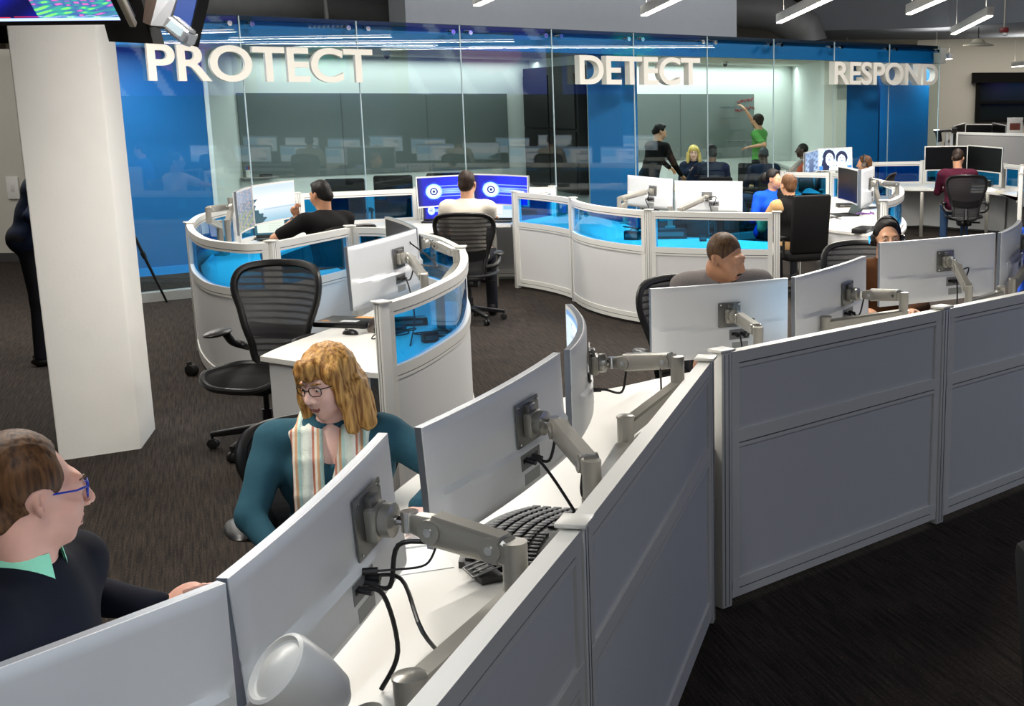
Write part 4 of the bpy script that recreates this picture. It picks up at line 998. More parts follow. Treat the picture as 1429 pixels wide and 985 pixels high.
def back_outline(k):      # closed outline of the backrest, k 0..1 : (x, z) around
    pts = [(0, 0.44), (0.12, 0.445), (0.17, 0.50), (0.185, 0.62), (0.235, 0.78), (0.275, 0.90), (0.272, 0.99), (0.225, 1.045), (0.11, 1.065), (0, 1.068)]
    pts = pts + [(-x, z) for x, z in pts[-2:0:-1]]
    n = len(pts); f = k * n; i = int(f) % n; t = f - int(f)
    g = lambda j: Vector((*pts[j % n], 0)); p0, p1, p2, p3 = g(i - 1), g(i), g(i + 1), g(i + 2)
    v = 0.5 * ((2 * p1) + (-p0 + p2) * t + (2 * p0 - 5 * p1 + 4 * p2 - p3) * t * t + (-p0 + 3 * p1 - 3 * p2 + p3) * t ** 3)
    return v.x, v.y
def back_y(x, z): return -0.20 - 0.16 * (z - 0.45) + 0.10 * (abs(x) / 0.27) ** 2 - 0.035 * math.exp(-((z - 0.68) / 0.12) ** 2) * -1
def make_chair(label, arms=True):
    t = thing('office_chair', label, 'chair')
    n = 56; ring = [back_outline(i / n) for i in range(n)]; pts = [Vector((x, back_y(x, z), z)) for x, z in ring]
    mb = MB(); pp = pts + [pts[0], pts[1]]; mb.tube(pp, 0.017, 8, False, (1.0, 1.35)); mb.build('backrest_frame', BLACKP, t)
    mb = MB(); cz = 0.76
    V0 = mb.bm.verts.new((0, back_y(0, cz), cz)); prev = None
    for k in range(1, 9):
        f = k / 8; cur = []
        for x, z in ring: X, Z = x * f, cz + (z - cz) * f; cur.append(mb.bm.verts.new((X, back_y(X, Z), Z)))
        for i in range(n):
            j = (i + 1) % n
            if prev is None: mb._f([V0, cur[i], cur[j]], True)
            else: mb._f([prev[i], cur[i], cur[j], prev[j]], True)
        prev = cur
    mb.build('backrest_mesh', MESHM, t)
    MB().grid(lambda u, v: Vector(((u - 0.5) * 0.40, back_y((u - 0.5) * 0.40, 0.66) - 0.022, 0.625 + 0.08 * v + 0.03 * (2 * u - 1) ** 2)), 14, 4).__class__
    lb = MB(); lb.grid(lambda u, v: Vector(((u - 0.5) * 0.38, back_y((u - 0.5) * 0.38, 0.66) - 0.03, 0.62 + 0.085 * v + 0.02 * (2 * u - 1) ** 2)), 14, 4)
    lb.grid(lambda u, v: Vector(((u - 0.5) * 0.38, back_y((u - 0.5) * 0.38, 0.66) - 0.014, 0.62 + 0.085 * v + 0.02 * (2 * u - 1) ** 2)), 14, 4)
    lb.build('lumbar_pad', BLACKM, t)
    # seat
    def so(a): 
        c, s = math.cos(a), math.sin(a); e = 0.55; x = math.copysign(abs(c) ** e, c) * (0.255 + 0.012 * s); y = math.copysign(abs(s) ** e, s) * 0.235 + 0.05
        return x, y
    sz = lambda x, y: 0.455 - 0.045 * max(0, (y - 0.16) / 0.12) ** 2 + 0.02 * (abs(x) / 0.25) ** 3 + 0.012 * max(0, (-y - 0.05) / 0.15)
    n = 44; so_ = [so(2 * PI * i / n) for i in range(n)]; pts = [Vector((x, y, sz(x, y))) for x, y in so_]
    MB().tube(pts + pts[:2], 0.019, 8, False, (1, 1)).build('seat_frame', BLACKP, t)
    mb = MB(); V0 = mb.bm.verts.new((0, 0.05, 0.45)); prev = None
    for k in range(1, 6):
        f = k / 5; cur = [mb.bm.verts.new((x * f, 0.05 + (y - 0.05) * f, sz(x * f, 0.05 + (y - 0.05) * f) + 0.004)) for x, y in so_]
        for i in range(n):
            j = (i + 1) % n
            if prev is None: mb._f([V0, cur[i], cur[j]], True)
            else: mb._f([prev[i], cur[i], cur[j], prev[j]], True)
        prev = cur
    mb.build('seat', BLACKM, t)
    mb = MB(); mb.box((0, 0.02, 0.385), (0.20, 0.26, 0.07), None, 0.015); mb.box((0, -0.13, 0.40), (0.12, 0.14, 0.05), None, 0.012)
    mb.tube([(0, -0.18, 0.40), (0, -0.27, 0.46), (0, -0.235, 0.60)], [0.03, 0.028, 0.02], 10); mb.tube([(0.1, 0.08, 0.385), (0.24, 0.10, 0.38)], 0.011, 8); mb.build('tilt_mechanism', BLACKP, t)
    MB().tube([(0, 0, 0.10), (0, 0, 0.24), (0, 0, 0.241), (0, 0, 0.37)], [0.028, 0.028, 0.017, 0.017], 14).build('gas_column', BLACKP, t)
    if arms:
        for s in (-1, 1):
            a = thing0('armrest', t)
            MB().tube(smoothpath([(s * 0.20, -0.20, 0.56), (s * 0.27, -0.20, 0.57), (s * 0.305, -0.15, 0.60), (s * 0.305, -0.10, 0.655)], 4), [0.024] * 13, 10).build('support', BLACKP, a)
            mb = MB(); mb.ellip((s * 0.30, -0.02, 0.675), (0.05, 0.135, 0.022), Matrix.Rotation(s * 0.12, 3, 'Z'), 20, 8); mb.build('pad', BLACKP, a)
    for k in range(5):
        an = 2 * PI * k / 5 + 0.3; d = Vector((math.cos(an), math.sin(an), 0))
        l = MB(); bar(l, d * 0.03 + Vector((0, 0, 0.13)), d * 0.325 + Vector((0, 0, 0.085)), 0.055, 0.05, 0.032, 0.028); lo = l.build('leg', BLACKP, t)
        c = MB(); e = Vector((-d.y, d.x, 0)); q = d * 0.32 + Vector((0, 0, 0.031)); c.lathe([(0.012, -0.026), (0.03, -0.022), (0.03, -0.006), (0.01, -0.005), (0.01, 0.005), (0.03, 0.006), (0.03, 0.022), (0.012, 0.026)], q, e, 16)
        c.tube([q, d * 0.325 + Vector((0, 0, 0.085))], 0.009, 6); c.build('caster', RUBBER, lo)
    return t
def thing0(name, parent):
    o = bpy.data.objects.new(name, None); COL.objects.link(o); o.parent = parent; o.empty_display_size = 0.05; return o
ch0 = make_chair('empty black mesh office chair beside the white column')
ch0.location = (-2.86, 7.78, 0); ch0.rotation_euler = (0, 0, math.atan2(-0.96, -0.28) - PI / 2); ch0.scale = (1.09, 1.09, 1.05)
ch0['group'] = 'mesh office chairs'
def dup3(root, loc, rz, label):      # copies thing > part > sub-part
    r = dup(root, loc, rz, label, 'mesh office chairs'); r.scale = (1, 1, 1); return r
def chair(x, y, face, label): return dup3(ch0, (x, y, 0), math.atan2(face[1], face[0]) - PI / 2, label)

# tall black padded chairs
def padded_chair(loc, face, label, w=0.5, h=1.12, group='black padded chairs', arms=True):
    t = thing('padded_chair', label, 'chair', loc, math.atan2(face[1], face[0]) - PI / 2, group)
    MB().box((0, -0.24, 0.5 + (h - 0.5) / 2), (w, 0.07, h - 0.5), Matrix.Rotation(R(6), 3, 'X'), 0.03).build('backrest', BLACKM, t)
    MB().box((0, 0.0, 0.46), (w, 0.48, 0.09), None, 0.03).build('seat', BLACKM, t)
    for s in ((-1, 1) if arms else ()):
        m = MB(); m.tube([(s * (w / 2 + .03), -0.12, 0.46), (s * (w / 2 + .03), -0.12, 0.66)], 0.015, 8); m.box((s * (w / 2 + .03), 0.0, 0.67), (0.06, 0.28, 0.03), None, 0.01); m.build('armrest', BLACKP, t)
    MB().tube([(0, 0, 0.1), (0, 0, 0.42)], 0.025, 12).build('gas_column', CHROME, t)
    for k in range(5):
        an = 2 * PI * k / 5; d = Vector((math.cos(an), math.sin(an), 0)); l = MB(); bar(l, d * 0.02 + Vector((0, 0, 0.11)), d * 0.3 + Vector((0, 0, 0.08)), 0.045, 0.04, 0.03, 0.025); l.build('leg', BLACKP, t)
    return t

# ------------------------------------------------------------------ laptops, docks, paper, small things
def laptop(c, yaw, label, pic=None, ang=105, w=0.33, d=0.23, sm=None, z=0.7305, deck=BLACKP):
    t = thing('laptop', label, 'laptop', (c[0], c[1], z), yaw)
    MB().box((0, 0, 0.010), (w, d, 0.018), None, 0.004).build('base', deck, t)
    k = MB()
    for r in range(5):
        for q in range(12): k.box((-w / 2 + 0.03 + q * (w - 0.06) / 11, d / 2 - 0.035 - r * 0.021, 0.020), ((w - 0.06) / 13.5, 0.016, 0.003))
    k.build('keyboard', BLACKM, t)
    a = R(ang); hp = Vector((0, d / 2, 0.018)); up = Vector((0, -math.cos(a), math.sin(a)))     # faces -y
    nn = Vector((0, -math.sin(a), -math.cos(a)))
    q = [hp + Vector((-w / 2, 0, 0)), hp + Vector((w / 2, 0, 0))]; l = MB()
    l.hexa([q[0], q[1], q[1] - nn * 0.007, q[0] - nn * 0.007] + [x + up * d * 0.98 for x in (q[0], q[1], q[1] - nn * 0.007, q[0] - nn * 0.007)]); lo = l.build('lid', deck, t)
    f = lambda u, v: Vector((-w / 2 + 0.01 + (w - 0.02) * u, 0, 0)) + hp + up * (d * 0.95 - (d * 0.88) * v) + nn * 0.0015
    if pic: me = picture_mesh(f, pic, 48, 30); link('screen', me, sm or SCR, lo)
    else: s = MB(); s.grid(f, 2, 2); s.build('screen', DARKSCR, lo)
    return t
def yf(fx, fy): return math.atan2(fy, fx) + PI / 2      # laptop whose screen faces (fx, fy)
p = P(384, 332, .735); laptop((p.x + 0.02, p.y - 0.10), yf(0.55, -1), 'open laptop with a pale page beside the bent arm', pic_page, 100, 0.34, 0.28)
p = P(607, 311, .735); laptop((p.x - 0.02, p.y + 0.12), yf(0.1, -1), 'open laptop with the blue ring picture left of the man in white', pic_swirl, 98, 0.30, 0.22, SCRB)
p = P(700, 309, .735); laptop((p.x - 0.04, p.y + 0.02), yf(-0.05, -1), 'open laptop with white page right of the man in white', pic_doc(5), 98, 0.34, 0.26, SCR)
p = P(1176, 300, .735); laptop((p.x + 0.02, p.y), yf(-0.95, -0.3), 'open black laptop on the cluttered desk', None, 118, 0.36, 0.25)
p = P(956, 327, .735); laptop((p.x + 0.1, p.y - 0.1), yf(0.15, 1), 'black laptop seen from behind through the blue glass', doc1, 100, 0.34, 0.24)
# near laptop bag / closed laptops by the mouse
p = P(487, 452, .735); t = thing('closed_laptop', 'closed black laptop with stickers on the white desk corner', 'laptop', (p.x, p.y, .7305), R(-12))
MB().box((0, 0, 0.017), (0.36, 0.26, 0.033), None, 0.006).build('body', BLACKP, t)
for i, (x, y, w, c, nm) in enumerate(((-0.12, -0.07, 0.05, (230, 150, 60), 'orange_sticker'), (0.04, -0.06, 0.11, (205, 205, 205), 'white_sticker'), (0.07, 0.09, 0.12, (235, 165, 90), 'orange_note'))):
    MB().box((x, y, 0.0345), (w, w * 0.5, 0.001)).build(nm, mat(nm, c, 0.5), t)
def mouse(p, yaw, label, m=BLACKP):
    t = thing('computer_mouse', label, 'mouse', (p.x, p.y, .7305), yaw); b = MB(); b.grid(lambda u, v: Vector((0.032 * math.cos(2 * PI * u) * math.sin(PI / 2 * v), 0.055 * math.sin(2 * PI * u) * math.sin(PI / 2 * v), 0.032 * math.cos(PI / 2 * v))), 20, 8); b.build('shell', m, t)
    MB().box((0, 0.028, 0.026), (0.006, 0.02, 0.012), None, 0.002).build('scroll_wheel', BLACKM, t)
mouse(P(489, 464, .74), R(70), 'black mouse in front of the closed laptop')
p = P(520, 461, .74); t = thing('crystal', 'small clear glass ornament beside the mouse', 'ornament', (p.x, p.y, .7305)); MB().lathe([(0.03, 0), (0.036, 0.02), (0.02, 0.06), (0.008, 0.08)], (0, 0, 0), n=8).build('glass_body', glassmat('smoky_crystal', (0.6, 0.55, 0.52), 0.9, 0, 0.25, (0.35, 0.3, 0.28)), t)
mouse(P(1143, 289, .74), R(40), 'black mouse on the curved edge beside the tall black chair')

def keyboard(c, yaw, label, w=0.46, d=0.20, curve=0.05, z=0.731, hgt=0.02):
    t = thing('keyboard', label, 'keyboard', (c[0], c[1], z), yaw)
    b = MB(); f = lambda u, v: Vector(((u - 0.5) * w, (v - 0.5) * d + curve * (1 - (2 * u - 1) ** 2), 0))
    top = b.grid(lambda u, v: f(u, v) + Vector((0, 0, hgt * (0.7 + 0.6 * (1 - (2 * u - 1) ** 2)))), 20, 2); b.grid(lambda u, v: f(u, v), 20, 2, flip=True)
    for (u0, u1, v0, v1) in ((0, 1, 0, 0), (0, 1, 1, 1), (0, 0, 0, 1), (1, 1, 0, 1)):
        b.grid(lambda a, k: f(u0 + (u1 - u0) * a, v0 + (v1 - v0) * a) + Vector((0, 0, k * hgt * (0.7 + 0.6 * (1 - (2 * (u0 + (u1 - u0) * a) - 1) ** 2)))), 20, 1)
    b.build('case', BLACKP, t); k = MB()
    for r in range(6):
        for q in range(20):
            if q in (9, 10) and r < 1: continue
            u, v = 0.04 + q * 0.0484, 0.16 + r * 0.14; p = f(u, v); k.box((p.x, p.y, hgt * (0.7 + 0.6 * (1 - (2 * u - 1) ** 2)) + 0.003), (w * 0.04, d * 0.105, 0.008), None, 0.0015)
    k.build('keys', mat('key_black', (24, 25, 30), 0.35), t); return t
p0, p1 = P(742, 745, .74), P(790, 720, .74)
keyboard((P(748, 752, .74).x, P(748, 752, .74).y), R(76), 'black curved ergonomic keyboard behind the nearest post', 0.56, 0.27, 0.05, hgt=0.03)
p = P(672, 796, .74); t = thing('desk_phone_stand', 'small black device with slotted rack on the near desk', 'device', (p.x, p.y, .7305), R(-60))
MB().box((0, 0, 0.012), (0.20, 0.07, 0.022), None, 0.006).build('body', BLACKP, t)
mb = MB()
for k in range(4): mb.tube([(-0.02 + k * 0.03, -0.05, 0.02), (-0.01 + k * 0.03, 0.04, 0.045)], 0.003, 6)
mb.tube([(-0.02, -0.05, 0.02), (0.07, -0.05, 0.02)], 0.003, 6); mb.tube([(-0.01, 0.04, 0.045), (0.08, 0.04, 0.045)], 0.003, 6); mb.build('wire_rack', DSILVER, t)
def sheet(p, yaw, w, d, label, z=0.7305, n=1, m=None):
    o = MB().box((p.x, p.y, z + 0.001 * n), (w, d, 0.002 * n), yaw).build('paper_sheet', m or PAPER, None, True); tag(o, label, 'paper'); return o
sheet(P(566, 745, .73), R(-70), 0.30, 0.21, 'white papers under the hand of the woman in teal', n=3)
sheet(P(575, 783, .73), R(-66), 0.22, 0.21, 'loose white sheet on the near desk under the nearest arm')
# docks behind the blue glass
def dock(c, yaw, s, label, z=.7305, m=BLACKP):
    t = thing('docking_station', label, 'device', (c[0], c[1], z), yaw); MB().box((0, 0, s[2] / 2), s, None, 0.006).build('body', m, t)
    MB().box((0, -s[1] / 2 - 0.001, s[2] / 2), (s[0] * 0.8, 0.003, s[2] * 0.4)).build('port_strip', DSILVER, t); return t
dock(P(562, 452, .74), R(20), (0.30, 0.10, 0.05), 'long black dock seen through the tall curved blue glass')
dock(P(600, 475, .74), R(35), (0.09, 0.06, 0.06), 'small black power adapter behind the tall curved blue glass')
dock(P(545, 462, .74), R(-15), (0.16, 0.12, 0.04), 'black dock half hidden by the wide post')
dock(P(883, 333, .74), R(-15), (0.16, 0.1, 0.09), 'black box with cables behind the middle curved panel')
dock(P(935, 331, .74), R(5), (0.34, 0.16, 0.10), 'black dock behind the right curved panel')
dock(P(981, 335, .74), R(5), (0.07, 0.06, 0.06), 'small black box behind the right curved panel')
dock(P(1180, 288, .74), R(10), (0.24, 0.14, 0.05), 'black dock next to the open laptop on the cluttered desk')
dock(P(1205, 322, .74), R(70), (0.42, 0.16, 0.05), 'long low black case at the front of the cluttered desk')
rnd = random.Random(5)
def tangle(px, py, y, rad, n, label, r=0.004, z=.735, m=None):
    c = P(px, py, z); pts = []
    for k in range(n): a = rnd.random() * 6.28; q = rad * (0.4 + 0.6 * rnd.random()); pts.append(Vector((c.x + math.cos(a) * q, c.y + math.sin(a) * q * 0.8, z + rnd.random() * 0.05)))
    cable(pts, label, r, m, plug=False)
tangle(548, 470, 0, 0.16, 9, 'tangle of black leads behind the tall curved blue glass')
tangle(590, 470, 0, 0.22, 8, 'looser black leads right of the dock behind the tall curved glass')
tangle(880, 322, 0, 0.20, 9, 'black lead loops behind the middle curved panel', 0.007)
tangle(925, 330, 0, 0.25, 9, 'black leads around the dock behind the right curved panel', 0.007)
tangle(345, 352, 0, 0.2, 6, 'black leads behind the strongly curved blue glass', 0.006)
tangle(1205, 292, 0, 0.25, 10, 'black leads spread on the cluttered desk', 0.007)
tangle(1208, 302, 0, 0.14, 10, 'purple coiled leads beside the laptop on the cluttered desk', 0.008, m=mat('purple_lead', (95, 55, 120), 0.5))
tangle(1175, 306, 0, 0.2, 5, 'short black leads near the laptop on the cluttered desk', 0.006)
# tray with papers on the cluttered desk
p = P(1153, 281, .74); t = thing('paper_tray', 'white tray of papers on the cluttered desk behind the tall black chair', 'tray', (p.x, p.y, .7305), R(8))
MB().box((0, 0, 0.02), (0.52, 0.36, 0.04), None, 0.008).build('tray', WHITE, t); MB().box((0.02, 0.0, 0.05), (0.40, 0.26, 0.02), R(6)).build('papers', PAPER, t)
p = P(1225, 285, .74); t = thing('tissue_bag', 'crumpled clear bag on a dark box behind the black screen', 'bag', (p.x, p.y + 0.6, .7305))
MB().box((0, 0, 0.09), (0.22, 0.2, 0.18), 0.3, 0.02).build('box', mat('navy_box', (15, 25, 60), 0.5), t); MB().lathe([(0.03, 0.17), (0.08, 0.2), (0.04, 0.26), (0.07, 0.30)], (0, 0, 0), n=9).build('bag', glassmat('cyan_film', (0.5, 0.85, 0.95), 0.9, 0.1, 0.3, (0.3, 0.7, 0.85)), t)
# far right desk: mug, crumpled paper, sticky
p = P(1379, 261, .73); t = thing('mug', 'dark green mug on the desk of the man in burgundy', 'mug', (p.x, p.y, .7305))
MB().lathe([(0.045, 0), (0.045, 0.11), (0.041, 0.11), (0.039, 0.02)], (0, 0, 0)).build('body', mat('dark_green_glaze', (14, 26, 22), 0.3), t); MB().lathe([(0.0455, 0.105), (0.0455, 0.111)], (0, 0, 0)).build('rim', mat('cream_rim', (170, 170, 150), 0.4), t)
MB().tube(smoothpath([(0.044, 0, 0.09), (0.08, 0, 0.085), (0.08, 0, 0.035), (0.044, 0, 0.03)], 4), 0.006, 8).build('handle', mat('dark_green_glaze', (14, 26, 22), 0.3), t)
mb = MB(); p = P(1408, 265, .74); rr = random.Random(2)
V = mb.grid(lambda u, v: Vector((p.x + (u - 0.5) * 0.75, p.y + (v - 0.5) * 0.4, 0.7305 + (0.055 * rr.random() if 0.05 < u < 0.95 and 0.1 < v < 0.9 else 0))), 16, 9, False)
o = mb.build('crumpled_plastic', PAPER, None, True); tag(o, 'crumpled white plastic sheet on the far right desk', 'sheet')
sheet(P(1394, 268, .73), 0.2, 0.12, 0.09, 'yellow note on the far right desk', m=mat('yellow_note', (225, 215, 120), 0.7))
# photo board at the far right
p = Q(1416, 178, 28.3); t = thing('photo_frame', 'white frame with a small dark photo at the far right', 'frame', p)
MB().box(p, (0.34, 0.03, 0.42), None, 0.005).build('board', RAILW, t, True); MB().box(p + Vector((0, -0.02, 0.02)), (0.22, 0.01, 0.14)).build('photo', mat('brown_photo', (110, 60, 45), 0.4, var=0.5, scale=30), t, True)
MB().box((p.x, p.y, (p.z - 0.2 + 0.0) / 2), (0.05, 0.03, p.z - 0.2)).build('stand', RAILW, t, True)
# steel rack beside the glass
t = thing('equipment_stand', 'steel rail with clamps on posts just past the right end of the glass', 'stand', (Q(1318, 183, 26).x, 26, 0))
for px in (1310, 1321, 1328):
    p = Q(px, 186, 26); MB().box((p.x, 26, 0.75), (0.05, 0.05, 1.5)).build('post', RAILW, t, True)
MB().tube([Q(1303, 183, 25.9), Q(1333, 182, 25.9)], 0.03, 10).build('rail', CHROME, t, True); MB().tube([Q(1309, 182, 25.8), Q(1311, 198, 25.8)], 0.06, 8).build('clamp', BLACKP, t, True)
MB().lathe([(0.06, -0.05), (0.06, 0.05)], Q(1331, 182, 25.9), (1, 0, 0), 12).build('rail_end', CHROME, t, True)
# tripod at the foot of the column
p = P(212, 425, 0); top = Q(188, 330, p.y - 0.35); t = thing('tripod', 'black tripod standing by the glass behind the column', 'tripod', (top.x, top.y, 0))
for k, e in enumerate((p + Vector((0.12, 0.1, 0.01)), top + Vector((-0.45, 0.35, -top.z + 0.01)), top + Vector((-0.1, -0.55, -top.z + 0.01)))):
    hub = top + Vector((-0.18, 0, 0.45)); l = MB(); l.tube([hub, hub.lerp(e, 0.55), e], [0.02, 0.017, 0.012], 8); l.tube([hub.lerp(e, 0.53), hub.lerp(e, 0.58)], 0.026, 8); l.build('leg', BLACKP, t, True)
MB().tube([hub - Vector((0, 0, 0.2)), hub + Vector((0, 0, 0.25))], 0.018, 10).build('centre_column', BLACKP, t, True)
MB().box(hub + Vector((0, 0, 0.30)), (0.09, 0.12, 0.10), None, 0.01).build('head', BLACKP, t, True)
p = P(268, 519, 0.03); o = MB().lathe([(0.012, -0.04), (0.045, -0.03), (0.045, 0.03), (0.012, 0.04)], (p.x, p.y, 0.045), (0.4, 1, 0), 20).tube([(p.x, p.y, 0.045), (p.x - 0.02, p.y, 0.11)], 0.02, 8).build('floor_caster', RUBBER, None, True); tag(o, 'single black caster on the carpet left of the mesh chair', 'caster')
# switch plate
pl_ = Q(18, 262, pl.y - 0.02); t = thing('wall_plate', 'pale wall plate left of the column', 'wall plate', pl_); MB().box(pl_, (0.16, 0.02, 0.3), None, 0.005).build('plate', PAPER, t, True); MB().box(pl_ - Vector((0, 0.012, 0)), (0.05, 0.01, 0.09), None, 0.003).build('switch', WHITE, t, True)
# window_13: blank

# ------------------------------------------------------------------ screens hung by the column
def hung(label, c, pic=None):
    return thing('wall_screen', label, 'screen', c)
y = 5.9; BL, BR = Q(-60, 36.5, y), Q(186, 34, y); TRp = Q(175.5, 0, y - 0.12); U = (BR - BL).normalized()
Wd = 1.25; BL = BR - U * Wd; up = (TRp - BR).normalized(); up = (up - U * up.dot(U) * 0.6).normalized(); Nf = U.cross(up) * 1.0; Ht = 0.72
t = hung('large lit screen with a colourful map hung above the column', (BL + BR) / 2)
mb = MB(); q = [BL, BR, BR + up * Ht, BL + up * Ht]; mb.hexa([v - Nf * 0.05 for v in q] + q); mb.build('case', BLACKP, t, True)
mb = MB()
for a, b in ((q[1], q[2]),): bar(mb, a, b, 0.028, 0.03, up=Nf)
mb.build('side_bezel', mat('champagne_bezel', (190, 180, 160), 0.4, 0.3), t, True)
f = lambda u, v: BL + U * (0.03 + (Wd - 0.075) * u) + up * (Ht - 0.03 - (Ht - 0.06) * v) + Nf * 0.002
link('screen', picture_mesh(f, (lambda u, v: pic_map(max(0, (u - 0.52) / 0.48) if u > 0.52 else 0.1, (v - 0.72) / 0.28 if v > 0.72 else (v * 3) % 0.9)), 220, 200), SCRB, t, True)
mb = MB(); mb.tube([(BL + BR) / 2 - Nf * 0.05 + up * 0.3, Vector((((BL + BR) / 2).x, 6.1, 4.65))], 0.03, 10); mb.build('ceiling_pole', BLACKP, t, True)
t = hung('black back of a second screen to the right of the map screen', Q(190, 40, 6.5))
q = [Q(155, 57, 6.75), Q(213, 61, 6.35), Q(207, 50, 6.35), Q(155, 45, 6.75)]; up2 = Vector((-0.22, 0.1, 1)).normalized()
mb = MB(); b = [Q(152, 58, 7.0), Q(214, 61, 6.3)]; nn = Vector((0.35, 0.9, 0)).normalized()
mb.hexa([b[0], b[1], b[1] + nn * 0.07, b[0] + nn * 0.07] + [v + up2 * 0.6 for v in (b[0], b[1], b[1] + nn * 0.07, b[0] + nn * 0.07)]); mb.build('case', BLACKM, t, True)
mb = MB(); c = (b[0] + b[1]) / 2 + up2 * 0.28 - nn * 0.03; mb.box(c, (0.3, 0.06, 0.2), math.atan2((b[1] - b[0]).y, (b[1] - b[0]).x), 0.01); mb.tube([c, Vector((c.x, c.y, 4.65))], 0.025, 8); mb.build('bracket', BLACKP, t, True)
t = hung('tilted white-framed screen with silver bracket right of the map screen', Q(245, 30, 6.2))
a0, a1, a2_, a3_ = Q(238, 37, 6.15), Q(262, 62, 6.0), Q(279, -12, 6.0), Q(252, -20, 6.15)
nq = (a1 - a0).cross(a3_ - a0).normalized(); nq = nq if nq.y < 0 else -nq
mb = MB(); q = [a0, a1, a2_, a3_]; mb.hexa([v - nq * 0.05 for v in q] + q); mb.build('case', BLACKP, t, True)
cc = (a0 + a1 + a2_ + a3_) / 4; q = [v.lerp(cc, 0.08) + nq * 0.002 for v in q]
mb = MB(); mb._f([mb.bm.verts.new(v) for v in q]); mb.build('screen', emis('blue_idle_screen', (0, 75, 170), 0.9), t, True)
w0, w1, w2_, w3 = Q(213, 36, 6.2), Q(236, 38, 6.15), Q(256, -22, 6.15), Q(228, -22, 6.25)
mb = MB(); q = [w0, w1, w2_, w3]; mb.hexa([v - nq * 0.05 for v in q] + [v + nq * 0.01 for v in q]); mb.build('side_frame', mat('grey_side_frame', (135, 137, 142), 0.5), t, True)
w0, w1, w2_, w3 = Q(199, 31, 6.3), Q(213, 37, 6.2), Q(226, -22, 6.25), Q(206, -22, 6.35)
mb = MB(); q = [w0, w1, w2_, w3]; mb.hexa([v - nq * 0.05 for v in q] + q); mb.build('dark_side', mat('bronze_plastic', (60, 50, 45), 0.5), t, True)
mb = MB(); q = [Q(222, 38, 5.95), Q(254, 64, 5.85), Q(262, 42, 5.85), Q(234, 18, 5.95)]; mb.hexa([v - nq * 0.06 for v in q] + q)
bmesh.ops.bevel(mb.bm, geom=mb.bm.edges[:], offset=0.015, segments=3, affect='EDGES'); mb.build('silver_bracket', mat('brushed_silver', (190, 192, 196), 0.25, 0.7), t, True)
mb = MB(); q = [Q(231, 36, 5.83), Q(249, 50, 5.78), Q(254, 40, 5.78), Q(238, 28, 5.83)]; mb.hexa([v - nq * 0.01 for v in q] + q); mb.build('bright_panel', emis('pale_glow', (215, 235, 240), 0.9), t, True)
MB().tube([a3_ + Vector((0, 0.05, 0)), Vector((a3_.x, a3_.y + 0.05, 4.65))], 0.025, 8).build('ceiling_pole', BLACKP, t, True)
p = Q(3, 45, 7.9); t = hung('dark screen edge at the upper left corner behind the map screen', p)
MB().box(p - Vector((0.25, 0, -0.1)), (0.55, 0.06, 0.35), None, 0.01).build('case', BLACKM, t, True); MB().box(p - Vector((0.25, -0.0, 0.08)), (0.56, 0.07, 0.03)).build('lower_edge', mat('champagne_bezel', (190, 180, 160), 0.4, 0.3), t, True)
MB().tube([p - Vector((0.25, 0, 0)), Vector((p.x - 0.25, p.y, 4.65))], 0.025, 8).build('ceiling_pole', BLACKP, t, True)
